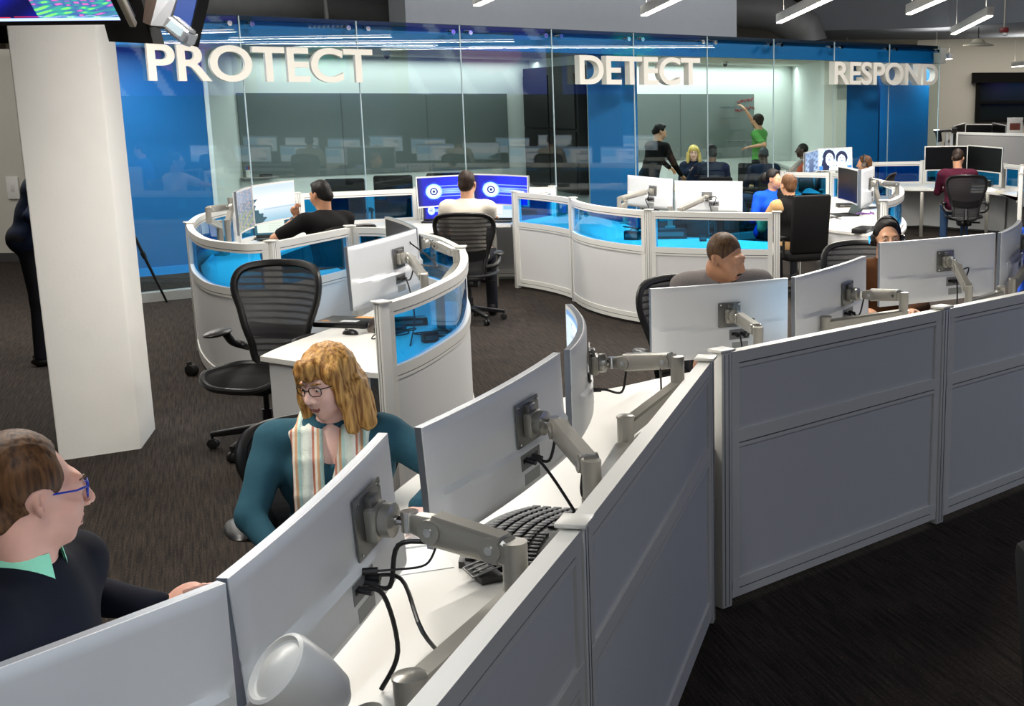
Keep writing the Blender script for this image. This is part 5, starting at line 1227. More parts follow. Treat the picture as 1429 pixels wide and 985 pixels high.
# ------------------------------------------------------------------ people: smooth-blended volumes, meshed by surface nets
class Fig:
    def __init__(s, lo, hi, vox):
        s.lo = np.array(lo, np.float64); s.v = vox; s.n = np.ceil((np.array(hi) - s.lo) / vox).astype(int) + 1
        s.D = np.full(s.n, 0.25, np.float32)
        s.ax = [(s.lo[i] + np.arange(s.n[i]) * vox).astype(np.float32) for i in range(3)]
    def _win(s, lo, hi):
        a = np.clip(np.floor((np.array(lo) - s.lo) / s.v).astype(int), 0, s.n); b = np.clip(np.ceil((np.array(hi) - s.lo) / s.v).astype(int) + 1, 0, s.n)
        if np.any(b <= a): return None
        sl = tuple(slice(a[i], b[i]) for i in range(3))
        return sl, s.ax[0][sl[0]][:, None, None], s.ax[1][sl[1]][None, :, None], s.ax[2][sl[2]][None, None, :]
    def _mix(s, sl, d, k, op):
        A = s.D[sl]
        if op == 'u':
            if k <= 0: s.D[sl] = np.minimum(A, d)
            else: h = np.clip(0.5 + 0.5 * (A - d) / k, 0, 1); s.D[sl] = A * (1 - h) + d * h - k * h * (1 - h)
        else:
            if k <= 0: s.D[sl] = np.maximum(A, -d)
            else: h = np.clip(0.5 - 0.5 * (A + d) / k, 0, 1); s.D[sl] = A * (1 - h) + (-d) * h + k * h * (1 - h)
    def cap(s, a, b, r1, r2=None, k=0.02, op='u'):
        r2 = r1 if r2 is None else r2; a = np.array(a, float); b = np.array(b, float); m = max(r1, r2) + k + 0.03
        w = s._win(np.minimum(a, b) - m, np.maximum(a, b) + m)
        if w is None: return
        sl, X, Y, Z = w; d = b - a; L = d @ d + 1e-12
        h = np.clip(((X - a[0]) * d[0] + (Y - a[1]) * d[1] + (Z - a[2]) * d[2]) / L, 0, 1)
        q = np.sqrt((X - a[0] - d[0] * h) ** 2 + (Y - a[1] - d[1] * h) ** 2 + (Z - a[2] - d[2] * h) ** 2) - (r1 + (r2 - r1) * h)
        s._mix(sl, q.astype(np.float32), k, op)
    def ell(s, c, r, M=None, k=0.02, op='u'):
        c = np.array(c, float); r = np.array(r, float); m = max(r) + k + 0.03
        w = s._win(c - m, c + m)
        if w is None: return
        sl, X, Y, Z = w; x, y, z = X - c[0], Y - c[1], Z - c[2]
        if M is None: p = (x, y, z)
        else: p = tuple(M[0][i] * x + M[1][i] * y + M[2][i] * z for i in range(3))
        k0 = np.sqrt((p[0] / r[0]) ** 2 + (p[1] / r[1]) ** 2 + (p[2] / r[2]) ** 2); k1 = np.sqrt((p[0] / r[0] ** 2) ** 2 + (p[1] / r[1] ** 2) ** 2 + (p[2] / r[2] ** 2) ** 2) + 1e-9
        s._mix(sl, (k0 * (k0 - 1) / k1).astype(np.float32), k, op)
    def half(s, p, n):               # cut away the side the normal points to
        d = (s.ax[0][:, None, None] - p[0]) * n[0] + (s.ax[1][None, :, None] - p[1]) * n[1] + (s.ax[2][None, None, :] - p[2]) * n[2]
        s.D = np.maximum(s.D, d.astype(np.float32))
    def ripple(s, f, amp): 
        s.D += (amp * f(s.ax[0][:, None, None], s.ax[1][None, :, None], s.ax[2][None, None, :])).astype(np.float32)
    def mesh(s, name):
        D = s.D; ins = D < 0; nx, ny, nz = D.shape
        act = np.zeros((nx - 1, ny - 1, nz - 1), np.int8)
        for i in (0, 1):
            for j in (0, 1):
                for k in (0, 1): act += ins[i:nx - 1 + i, j:ny - 1 + j, k:nz - 1 + k]
        idx = np.argwhere((act > 0) & (act < 8)); n = len(idx)
        mp = np.full(act.shape, -1, np.int32); mp[idx[:, 0], idx[:, 1], idx[:, 2]] = np.arange(n)
        cs = [(i, j, k) for i in (0, 1) for j in (0, 1) for k in (0, 1)]
        V = np.stack([D[idx[:, 0] + c[0], idx[:, 1] + c[1], idx[:, 2] + c[2]] for c in cs], 1)
        P_ = np.zeros((n, 3)); cnt = np.zeros(n)
        for a in range(8):
            for b in range(a + 1, 8):
                ca, cb = np.array(cs[a]), np.array(cs[b])
                if np.abs(ca - cb).sum() != 1: continue
                cr = (V[:, a] < 0) != (V[:, b] < 0); t = np.where(cr, V[:, a] / (V[:, a] - V[:, b] + 1e-12), 0)
                P_ += np.where(cr[:, None], ca + (cb - ca) * t[:, None], 0); cnt += cr
        P_ = (P_ / cnt[:, None] + idx) * s.v + s.lo
        F = []
        for ax in range(3):
            o = [1, 1, 1]; o[ax] = 0
            sa = ins; 
            A = ins[tuple(slice(o[q], ins.shape[q] - (1)) for q in range(3))]
            B = ins[tuple(slice(o[q] + (1 if q == ax else 0), ins.shape[q] - 1 + (1 if q == ax else 0)) for q in range(3))]
            e = np.argwhere(A != B)
            if not len(e): continue
            base = e + np.array(o); sg = A[e[:, 0], e[:, 1], e[:, 2]]
            u, w = (ax + 1) % 3, (ax + 2) % 3
            def cell(du, dw): q = base.copy(); q[:, u] -= du; q[:, w] -= dw; return mp[q[:, 0], q[:, 1], q[:, 2]]
            q = np.stack([cell(1, 1), cell(0, 1), cell(0, 0), cell(1, 0)], 1)
            q = np.where(sg[:, None], q, q[:, ::-1]); F.append(q)
        F = np.concatenate(F); F = F[(F >= 0).all(1)]
        me = bpy.data.meshes.new(name); me.vertices.add(n); me.vertices.foreach_set('co', P_.astype(np.float32).ravel())
        me.loops.add(len(F) * 4); me.loops.foreach_set('vertex_index', F.astype(np.int32).ravel())
        me.polygons.add(len(F)); me.polygons.foreach_set('loop_start', np.arange(len(F), dtype=np.int32) * 4)
        me.polygons.foreach_set('use_smooth', np.ones(len(F), bool)); me.update(calc_edges=True); me.validate()
        s.D = None; return me

def nv(a): a = np.array(a, float); return a / (np.linalg.norm(a) + 1e-12)
def frame(dirv, roll=0.0):
    y = nv(dirv); x = nv(np.cross(y, (0, 0, 1))); z = np.cross(x, y)
    c, s = math.cos(roll), math.sin(roll); return np.stack([x * c + z * s, y, z * c - x * s])    # rows: right, forward, up
def ik(S, T, l1, l2, pole):
    S, T = np.array(S, float), np.array(T, float); d = T - S; L = np.linalg.norm(d)
    if L > (l1 + l2) * 0.995: T = S + d / L * (l1 + l2) * 0.995; d = T - S; L = np.linalg.norm(d)
    u = d / L; a = (l1 * l1 - l2 * l2 + L * L) / (2 * L); h = math.sqrt(max(l1 * l1 - a * a, 0)); p = np.array(pole, float); p = nv(p - u * (p @ u))
    return S + u * a + p * h, T
def hand(f, W, F, N, T, curl=0.35, s=1.0, point=False, k=0.004):
    F = nv(F); N = nv(np.array(N) - F * (np.array(N) @ F)); T = nv(np.array(T) - F * (np.array(T) @ F) - N * (np.array(T) @ N)); W = np.array(W)
    M = [T, F, N]; f.ell(W + F * 0.048 * s, np.array((0.040, 0.054, 0.016)) * s, M, 0.012)
    for i in range(4):
        b = W + (F * 0.082 + T * (0.029 - 0.0195 * i) - F * (0.012 if i == 3 else 0)) * s; L = (0.074, 0.082, 0.076, 0.060)[i] * s
        c = curl if not (point and i == 0) else 0.08; sp = T * (0.10 - 0.07 * i); d = nv(F + sp); a = 0
        seg = (0.45, 0.30, 0.25); r = (0.0092, 0.0084, 0.0078, 0.0066)
        for j in range(3):
            a += c * (0.6 if j == 0 else 1.0); dd = nv(d * math.cos(a) + N * math.sin(a)); e = b + dd * L * seg[j]
            f.cap(b, e, r[j] * s, r[j + 1] * s, k); b = e
    b = W + (F * 0.018 + T * 0.028) * s; e = b + nv(F * 0.55 + T * 0.75 + N * 0.25) * 0.040 * s; f.cap(b, e, 0.0125 * s, 0.0105 * s, 0.008)
    g = e + nv(F * 0.9 + T * 0.3 + N * 0.3) * 0.034 * s; f.cap(e, g, 0.0105 * s, 0.008 * s, 0.004)

def skinmat(name, rgb, red=0.0):
    m = mat(name, rgb, 0.5, var=0.07, scale=30); b = m.node_tree.nodes['Principled BSDF']
    b.inputs['Subsurface Weight'].default_value = 0.12; b.inputs['Subsurface Radius'].default_value = (0.02, 0.008, 0.004); return m
def hairmat(name, c0, c1, sc=(90, 90, 6)):
    if name in MATS: return MATS[name]
    m = bpy.data.materials.new(name); m.use_nodes = True; nt = m.node_tree; N = nt.nodes; L = nt.links; b = N['Principled BSDF']; b.inputs['Roughness'].default_value = 0.55; b.inputs['Specular IOR Level'].default_value = 0.25
    tc = N.new('ShaderNodeTexCoord'); mp = N.new('ShaderNodeMapping'); mp.inputs['Scale'].default_value = sc; nz = N.new('ShaderNodeTexNoise'); nz.inputs['Scale'].default_value = 1; nz.inputs['Detail'].default_value = 3
    L.new(tc.outputs['Object'], mp.inputs[0]); L.new(mp.outputs[0], nz.inputs['Vector']); r = N.new('ShaderNodeValToRGB'); e = r.color_ramp.elements
    e[0].position = 0.35; e[0].color = (*lin(c0), 1); e[1].position = 0.65; e[1].color = (*lin(c1), 1)
    L.new(nz.outputs['Fac'], r.inputs['Fac']); L.new(r.outputs['Color'], b.inputs['Base Color'])
    bp = N.new('ShaderNodeBump'); bp.inputs['Strength'].default_value = 0.6; bp.inputs['Distance'].default_value = 0.003; L.new(nz.outputs['Fac'], bp.inputs['Height']); L.new(bp.outputs['Normal'], b.inputs['Normal'])
    MATS[name] = m; return m
def cloth(name, rgb, var=0.12, sc=40, rough=0.9): return mat(name, rgb, rough, var=var, scale=sc, bump=0.3, bscale=350, spec=0.2)

def build_head(f, C, M, s, fem=False, neck=None, nk_r=0.055):
    g = lambda c: C + (M[0] * c[0] + M[1] * c[1] + M[2] * c[2]) * s
    E = lambda c, r, k=0.02, op='u': f.ell(g(c), np.array(r) * s, M, k, op)
    K = lambda a, b, r1, r2=None, k=0.015, op='u': f.cap(g(a), g(b), r1 * s, (r2 or r1) * s, k, op)
    E((0, -0.018, 0.032), (0.074, 0.092, 0.086)); E((0, 0.030, -0.018), (0.060, 0.060, 0.084), 0.03)
    E((0, 0.028, -0.062), (0.054 if fem else 0.054, 0.050, 0.044), 0.025); E((0, 0.062, -0.098), (0.018, 0.016, 0.015), 0.022)
    for q in (-1, 1): E((q * 0.036, 0.056, -0.026), (0.024, 0.026, 0.028), 0.022)
    K((-0.036, 0.074, 0.027), (0.036, 0.074, 0.027), 0.011 if not fem else 0.008, None, 0.02)
    for q in (-1, 1): E((q * 0.031, 0.100, 0.007), (0.019, 0.017, 0.012), 0.012, 's')
    for q in (-1, 1): E((q * 0.031, 0.0755, 0.007), (0.0145, 0.0115, 0.0115), 0.003)
    K((0, 0.086, 0.018), (0, 0.109, -0.024), 0.0075, 0.0115, 0.010)
    for q in (-1, 1): E((q * 0.012, 0.099, -0.030), (0.0085, 0.010, 0.0075), 0.006)
    for q in (-1, 1): K((q * 0.021, 0.083, -0.060), (0, 0.0925, -0.0575), 0.0042, 0.006, 0.005); 
    K((-0.015, 0.086, -0.0695), (0.015, 0.086, -0.0695), 0.0062, None, 0.005)
    K((-0.018, 0.093, -0.0635), (0.018, 0.093, -0.0635), 0.0018, None, 0.002, 's')
    for q in (-1, 1):
        E((q * 0.080, -0.012, -0.004), (0.011, 0.019, 0.032), 0.005); E((q * 0.091, -0.006, -0.001), (0.006, 0.010, 0.019), 0.004, 's')
    if neck is not None: f.cap(g((0, -0.024, -0.06)), neck, nk_r * s, nk_r * 1.08 * s, 0.025)
    return g

def person(label, head, torso, gaze, lean=8, stand=False, s=1.0, fem=False, skin=None, shirt=None, pants=None, hair=None, style='short', sleeve='long',
           hands=None, vox=0.008, glasses=None, phones=False, group=None, eyes=True, collar=None, roll=0.0, hs=1.0, neckv=0, poles=None, curls=(0.4, 0.4), shoes=None, legs=None, bulk=1.0, legopen=1.0, watch=False, headoff=(0, 0.035, 0)):
    tz = math.atan2(torso[1], torso[0]) - PI / 2
    ca, sa = math.cos(-tz), math.sin(-tz); rotL = lambda v: np.array((v[0] * ca - v[1] * sa, v[0] * sa + v[1] * ca, v[2]))
    Hd = Q(*head) if len(head) == 3 else Vector(head)
    Ln = R(lean); up = np.array((0, math.sin(Ln), math.cos(Ln)))
    pz = (0.95 if stand else 0.56) * (s if stand else 1)
    pel = np.array((0, 0, pz)); nb = pel + up * 0.50 * s; hc = nb + (np.array(headoff) + (0, 0, 0.165)) * s
    dz = Hd.z - hc[2]; pel[2] += dz * (0 if stand else 1)          # seat height follows
    if stand: sc_ = (Hd.z - 0) / hc[2]; s *= sc_; pz = 0.95 * s; pel = np.array((0, 0, pz))
    nb = pel + up * 0.50 * s; hc = nb + (np.array(headoff) + (0, 0, 0.165)) * s
    org = Vector((Hd.x, Hd.y, 0)) - Vector((hc[0] * math.cos(tz) - hc[1] * math.sin(tz), hc[0] * math.sin(tz) + hc[1] * math.cos(tz), 0))
    loc = lambda w: rotL(np.array(w) - np.array(org))
    M = frame(rotL(np.array(gaze, float)), roll)
    shw = (0.175 if fem else 0.195) * s * (0.5 + 0.5 * bulk); SZ = pel + up * 0.445 * s
    sh = [SZ + np.array((q * shw, 0, 0)) for q in (-1, 1)]; wa = pel + up * 0.16 * s; chs = pel + up * 0.33 * s
    l1, l2 = 0.285 * s, 0.255 * s; el, wr, hf = [], [], []
    for i, q in enumerate((-1, 1)):
        hd = (hands or {}).get('L' if q < 0 else 'R')
        if hd is None: T = sh[i] + (np.array((q * 0.04, 0.12, -0.46)) * s if stand else np.array((q * 0.02 - q * 0.06, 0.36, -0.24)) * s)
        else: T = loc(hd)
        pole = (poles or {}).get('L' if q < 0 else 'R'); pole = rotL(np.array(pole, float)) if pole is not None else np.array((q * 0.5, -0.5, -0.9))
        e, w = ik(sh[i], T, l1, l2, pole); el.append(e); wr.append(w); hf.append(nv(w - e))
    hip = [pel + np.array((q * 0.085 * s, 0, -0.03 * s)) for q in (-1, 1)]
    if stand: kn = [np.array((q * 0.10 * s, 0.03, 0.50 * s)) for q in (-1, 1)]; an = [np.array((q * 0.11 * s, 0.0, 0.09)) for q in (-1, 1)]
    else:
        kn = [pel + np.array((q * 0.14 * s * legopen, 0.42 * s, -0.02)) for q in (-1, 1)]; an = [np.array((q * 0.15 * s * legopen, pel[1] + 0.38 * s, 0.10)) for q in (-1, 1)]
        if legs: an = [np.array((q * 0.15 * s * legopen, legs, 0.10)) for q in (-1, 1)]
    allp = np.array([pel, nb, hc + M[2] * 0.2, hc - M[2] * 0.2, hc + M[1] * 0.15, hc - M[1] * 0.15, hc + M[0] * .12, hc - M[0] * .12] + sh + el + wr + [w + h * 0.2 for w, h in zip(wr, hf)] + hip + kn + an + [a + np.array((0, 0.22, -0.1)) for a in an] + [a + np.array((0, -0.08, -0.1)) for a in an])
    lo, hi = allp.min(0) - 0.17, allp.max(0) + 0.17; lo[2] = max(lo[2], -0.02)
    lo2 = lo.copy(); 
    def torso_prims(f, o, leg=False):
        b = bulk
        f.ell(pel, np.array((0.165 * b, 0.115 * b, 0.13)) * s + o, [np.array((1, 0, 0)), nv(np.cross(up, (1, 0, 0))), up], 0.05)
        f.ell(wa, np.array((0.135 * b if not fem else 0.125 * b, 0.10 * b, 0.15)) * s + o, [np.array((1, 0, 0)), nv(np.cross(up, (1, 0, 0))), up], 0.07)
        f.ell(chs, np.array((0.155 * b, 0.108 * b, 0.17)) * s + o, [np.array((1, 0, 0)), nv(np.cross(up, (1, 0, 0))), up], 0.07)
        f.cap(sh[0] * 0.86 + sh[1] * 0.14, sh[1] * 0.86 + sh[0] * 0.14, 0.068 * s + o, None, 0.06)
        f.cap(nb - up * 0.07 * s, nb - up * 0.01 * s, 0.080 * s + o, 0.052 * s + o, 0.05)
        if fem:
            for q in (-1, 1): f.ell(chs + up * 0.0 + np.array((q * 0.075, 0.095, 0.01)) * s, np.array((0.068, 0.062, 0.066)) * s + o, None, 0.035)
    def arm_prims(f, o, upto=1.0, fold=0.0):
        for i in range(2):
            f.cap(sh[i], el[i], 0.052 * s * (0.4 + 0.6 * bulk) + o, 0.040 * s + o, 0.045)
            f.cap(el[i], el[i] + (wr[i] - el[i]) * upto, 0.040 * s + o, (0.040 - 0.015 * upto) * s + o, 0.02)
    f = Fig(lo, hi, vox)
    torso_prims(f, -0.004); arm_prims(f, -0.002)
    for i in range(2):
        f.cap(hip[i], kn[i], 0.075 * s, 0.052 * s, 0.03); f.cap(kn[i], an[i], 0.050 * s, 0.034 * s, 0.02); f.ell(an[i] + np.array((0, 0.05, -0.045)), (0.035, 0.10, 0.03), None, 0.02)
    g = build_head(f, hc, M, s * hs, fem, nb - up * 0.01, 0.047 if fem else 0.058)
    for i, q in enumerate((-1, 1)):
        Nn = np.array((0, 0, -1.0)); 
        if abs(hf[i][2]) > 0.85: Nn = np.array((0, 1.0, 0))
        spec = (hands or {}).get('n' + ('L' if q < 0 else 'R')); 
        if spec is not None: Nn = rotL(np.array(spec, float))
        F = hf[i]; fs = (hands or {}).get('f' + ('L' if q < 0 else 'R'))
        if fs is not None: F = rotL(np.array(fs, float))
        T = np.cross(F, Nn) * (1 if q < 0 else -1)      # thumb side
        hand(f, wr[i] + F * 0.008, F, Nn, T, curls[i], s * (0.93 if fem else 1.0))
    me = f.mesh('person')
    root = link('person', me, [skin, mat('lips_' + ('f' if fem else 'm'), (150, 75, 70) if fem else (140, 85, 75), 0.45)]); root.location = org; root.rotation_euler = (0, 0, tz); tag(root, label, 'person', group)
    # lips
    n = len(me.polygons); ce = np.empty(n * 3, np.float32); me.polygons.foreach_get('center', ce); ce = ce.reshape(-1, 3) - hc; lc = np.stack([ce @ M[0], ce @ M[1], ce @ M[2]], 1) / (s * hs)
    mk = (np.abs(lc[:, 0]) < 0.024) & (lc[:, 1] > 0.078) & (np.abs(lc[:, 2] + 0.0640 - 0.02 * np.abs(lc[:, 0])) < 0.0095 - 0.2 * np.abs(lc[:, 0]))
    me.polygons.foreach_set('material_index', mk.astype(np.int32))
    # shirt
    f = Fig(lo, hi, vox); torso_prims(f, 0.011)
    if sleeve == 'long': arm_prims(f, 0.010, 0.97)
    elif sleeve == 'short':
        for i in range(2): f.cap(sh[i], sh[i] + (el[i] - sh[i]) * 0.75, 0.056 * s * (0.4 + 0.6 * bulk) + 0.012, 0.047 * s + 0.012, 0.04)
    else:
        for i in range(2): f.cap(sh[i], sh[i] + (el[i] - sh[i]) * 0.1, 0.056 * s + 0.012, 0.05 * s + 0.01, 0.04)
    f.ripple(lambda x, y, z: np.sin(38 * z + 14 * x + 9 * y) * np.sin(21 * x - 17 * z + 11 * y), 0.0032)
    f.cap(nb - up * (0.02 + 0.0) * s, nb + up * 0.25 * s, (0.050 if fem else 0.060) * s, (0.06) * s, 0.006, 's')
    if neckv: f.ell(nb + np.array((0, 0.085, -0.045 - neckv * 0.4)) * s, np.array((0.055 + neckv * 0.15, 0.07, 0.05 + neckv)) * s, None, 0.006, 's')
    f.half(pel - up * 0.10, -up); link('shirt', f.mesh('shirt'), shirt, root)
    # trousers
    f = Fig(lo, hi, max(vox, 0.009)); f.ell(pel, np.array((0.168 * bulk, 0.118 * bulk, 0.125)) * s + 0.006, None, 0.05)
    for i in range(2): f.cap(hip[i], kn[i], 0.084 * s, 0.064 * s, 0.04); f.cap(kn[i], an[i] + np.array((0, 0, -0.02)), 0.064 * s, 0.052 * s, 0.03)
    f.half(pel + up * 0.07, up); f.half((0, 0, 0.055), (0, 0, -1)); link('trousers', f.mesh('trousers'), pants or cloth('dark_trousers', (24, 24, 30)), root)
    for i in range(2):
        f = Fig(an[i] - 0.2, an[i] + 0.3, 0.008); f.ell(an[i] + np.array((0, 0.05, -0.05)), (0.046, 0.135, 0.045), None, 0.01); f.cap(an[i] + np.array((0, -0.01, 0)), an[i] + np.array((0, -0.01, -0.05)), 0.046, 0.046, 0.02); f.half((0, 0, 0.002), (0, 0, -1))
        link('shoe', f.mesh('shoe'), shoes or mat('black_shoe', (20, 18, 18), 0.4), root)
    # hair
    if style:
        S = s * hs; hv = min(vox, 0.006); f = Fig(hc - 0.16 - (0.12 if style == 'long' else 0), hc + 0.17, hv)
        E = lambda c, r, k=0.01, op='u': f.ell(g(c), np.array(r) * S, M, k, op)
        if style == 'short':
            E((0, -0.024, 0.040), (0.081, 0.096, 0.090)); E((0, -0.06, -0.02), (0.066, 0.055, 0.06), 0.02); E((0, 0.014, 0.090), (0.055, 0.047, 0.027), 0.015)
            E((0, 0.110, 0.010), (0.090, 0.082, 0.096), 0.01, 's'); E((0, 0.06, -0.05), (0.12, 0.055, 0.07), 0.01, 's'); E((0, -0.03, -0.13), (0.12, 0.12, 0.07), 0.01, 's')
            for q in (-1, 1): E((q * 0.09, -0.002, -0.012), (0.03, 0.026, 0.036), 0.005, 's')
            f.ripple(lambda x, y, z: np.sin(260 * x + 90 * z) * np.sin(230 * y - 120 * z), 0.0012)
        elif style == 'buzz':
            E((0, -0.0185, 0.0335), (0.0755, 0.0930, 0.0868)); E((0, 0.112, 0.0), (0.09, 0.062, 0.088), 0.01, 's'); E((0, 0.06, -0.05), (0.12, 0.055, 0.07), 0.01, 's'); E((0, -0.03, -0.13), (0.12, 0.12, 0.075), 0.01, 's')
            for q in (-1, 1): E((q * 0.09, -0.002, -0.012), (0.03, 0.022, 0.034), 0.005, 's')
        elif style == 'receding':
            E((0, -0.024, 0.038), (0.0835, 0.098, 0.090)); E((0, -0.06, -0.02), (0.070, 0.058, 0.068), 0.02)
            E((0, 0.095, 0.035), (0.085, 0.070, 0.085), 0.01, 's')
            for q in (-1, 1): E((q * 0.055, 0.062, 0.085), (0.030, 0.038, 0.042), 0.01, 's'); E((q * 0.09, -0.006, -0.014), (0.03, 0.026, 0.040), 0.005, 's')
            E((0, 0.06, -0.06), (0.12, 0.052, 0.07), 0.01, 's'); E((0, -0.03, -0.14), (0.12, 0.12, 0.07), 0.01, 's')
            f.ripple(lambda x, y, z: np.sin(260 * x + 90 * z) * np.sin(230 * y - 120 * z), 0.0012)
        else:
            E((0, -0.022, 0.040), (0.088, 0.102, 0.092)); E((0, -0.055, -0.05), (0.088, 0.060, 0.11), 0.03)
            for q in (-1, 1):
                f.cap(g((q * 0.070, 0.035, 0.05)), g((q * 0.088, 0.030, -0.05)), 0.026 * S, 0.026 * S, 0.02); f.cap(g((q * 0.088, 0.030, -0.05)), g((q * 0.098, 0.045, -0.150)), 0.026 * S, 0.022 * S, 0.02)
                f.cap(g((q * 0.080, -0.03, -0.03)), g((q * 0.105, -0.02, -0.155)), 0.045 * S, 0.032 * S, 0.02); f.cap(g((q * 0.05, -0.07, -0.03)), g((q * 0.06, -0.07, -0.16)), 0.045 * S, 0.035 * S, 0.02)
            E((0, 0.115, -0.040), (0.058, 0.078, 0.085), 0.006, 's'); E((0, 0.02, -0.13), (0.055, 0.05, 0.06), 0.02, 's')
            E((0, 0.040, 0.066), (0.070, 0.048, 0.040), 0.02); E((0, 0.060, 0.046), (0.060, 0.030, 0.022), 0.012)
            f.ripple(lambda x, y, z: np.sin(150 * x + 60 * y + 18 * z) + 0.6 * np.sin(310 * x - 140 * y + 25 * z), 0.0017)
        link('hair', f.mesh('hair'), hair, root)
    # eyes, brows
    if vox <= 0.0085 and eyes:
        for q in (-1, 1):
            mb = MB(); rot = Matrix([list(M[0]), list(M[1]), list(M[2])]).transposed(); c = Vector(g((q * 0.031, 0.0785, 0.0065)))
            mb.ellip(c, (0.0125 * s * hs, 0.0095 * s * hs, 0.0062 * s * hs), rot, 14, 8); e = mb.build('eye', mat('eye_white', (178, 172, 165), 0.4), root)
            mb = MB(); mb.ellip(c + Vector(M[1]) * 0.0068 * s * hs, (0.0052, 0.0032, 0.0055), rot, 12, 6); mb.build('iris', mat('dark_iris', (35, 28, 22), 0.15), e)
            mb = MB(); mb.tube([g((q * 0.016, 0.0885, 0.026)), g((q * 0.032, 0.0875, 0.031)), g((q * 0.048, 0.074, 0.026))], [0.0025, 0.0038, 0.002], 6); mb.build('eyebrow', hair, root)
    if glasses:
        mb = MB()
        for q in (-1, 1):
            pts = [g((q * (0.032 + 0.022 * cx), 0.100 - 0.010 * abs(0.5 + 0.5 * cx) * 1.2, 0.005 + 0.0155 * cz)) for cx, cz in ((-1, .6), (-.7, 1), (.7, 1), (1, .6), (.9, -.5), (.55, -1), (-.6, -1), (-.95, -.4), (-1, .6))]
            mb.tube(pts, 0.0017, 6, False); mb.tube([g((q * 0.054, 0.088, 0.014)), g((q * 0.075, 0.06, 0.012)), g((q * 0.080, -0.01, 0.008))], 0.0021, 6)
        mb.tube([g((-0.010, 0.101, 0.010)), g((0.010, 0.101, 0.010))], 0.0018, 6); mb.build('glasses', glasses, root)
    if phones:
        mb = MB(); pts = [g((0.088 * math.cos(a), -0.012, 0.0 + 0.138 * math.sin(a))) for a in np.linspace(0, PI, 15)]; mb.tube(pts, 0.009, 8, True, (1.6, 0.6)); mb.build('headphone_band', BLACKP, root)
        for q in (-1, 1):
            mb = MB(); mb.lathe([(0.030, 0), (0.038, 0.006), (0.038, 0.022), (0.03, 0.03)], Vector(g((q * 0.078, -0.010, -0.006))), Vector(M[0] * q), 20); mb.build('ear_cup', BLACKP, root)
            mb = MB(); mb.lathe([(0.030, 0.0), (0.030, 0.004)], Vector(g((q * 0.078, -0.010, -0.006))) + Vector(M[0] * q) * 0.03, Vector(M[0] * q), 20); mb.build('cup_ring', CHROME, root)
    if collar:
        mb = MB(); rx, ry = 0.066 * s, 0.066 * s; ux = np.array((1, 0, 0)); uy = nv(np.cross(up, ux))
        def cf(o):
            def fn(u, v):
                a = PI / 2 + 0.35 + u * (2 * PI - 0.7); rr = 1.0 + 0.30 * v + o; q = nb + up * (0.050 - 0.062 * v - 0.02 * max(0, math.sin(a)) * v) * s + (ux * math.cos(a) * rx + uy * math.sin(a) * ry) * rr; return Vector(q)
            return fn
        mb.grid(cf(0), 32, 6); mb.grid(cf(0.05), 32, 6, flip=True); mb.build('collar', collar, root)
    if watch is not False:
        i = watch; d = nv(wr[i] - el[i]); MB().tube([Vector(wr[i] - d * 0.045), Vector(wr[i] - d * 0.015)], 0.033 * s, 16).build('wristwatch', BLACKP, root)
    return dict(root=root, g=g, hc=hc, M=M, nb=nb, up=up, chs=chs, s=s, org=org, tz=tz, sh=sh, pel=pel, wr=wr)

TAN = skinmat('tan_skin', (178, 128, 96)); FAIR = skinmat('fair_skin', (240, 194, 178)); PINK = skinmat('rosy_skin', (224, 166, 144)); BROWN = skinmat('brown_skin', (120, 82, 60)); DARKS = skinmat('deep_skin', (62, 42, 34)); LTAN = skinmat('light_tan_skin', (200, 150, 118))
HBLK = hairmat('black_hair', (10, 8, 8), (26, 20, 18)); HBRN = hairmat('brown_hair', (58, 36, 20), (108, 72, 42)); HDBR = hairmat('dark_brown_hair', (24, 15, 10), (48, 32, 22))
HAUB = hairmat('auburn_blonde_hair', (120, 76, 34), (208, 160, 92)); HBLO = hairmat('blonde_hair', (150, 120, 50), (225, 200, 120)); HGRY = hairmat('grey_buzz_hair', (30, 32, 36), (60, 64, 70)); HBUZ = hairmat('buzzed_brown_hair', (62, 44, 28), (96, 70, 46))
TEAL = cloth('teal_knit', (42, 80, 94)); NAVYS = cloth('navy_sweater', (17, 19, 30)); GREYC = cloth('heather_grey_jersey', (112, 106, 104), 0.25, 120); BROWNJ = cloth('brown_jacket', (72, 42, 20)); BLKC = cloth('black_cotton', (14, 13, 14)); WHTC = cloth('white_shirt_cotton', (218, 210, 196), 0.05)
BURG = cloth('burgundy_wool', (66, 16, 36)); TANC = cloth('tan_sleeve_cotton', (176, 140, 95)); BLUEC = cloth('bright_blue_nylon', (20, 80, 200)); NAVYC = cloth('navy_cotton', (20, 30, 52)); GREENC = cloth('green_shirt_cotton', (84, 145, 72)); ORNG = cloth('rust_orange_cotton', (165, 75, 50)); MINT = cloth('mint_collar_cotton', (150, 222, 186), 0.04); JEANS = cloth('blue_denim', (60, 85, 120), 0.2)

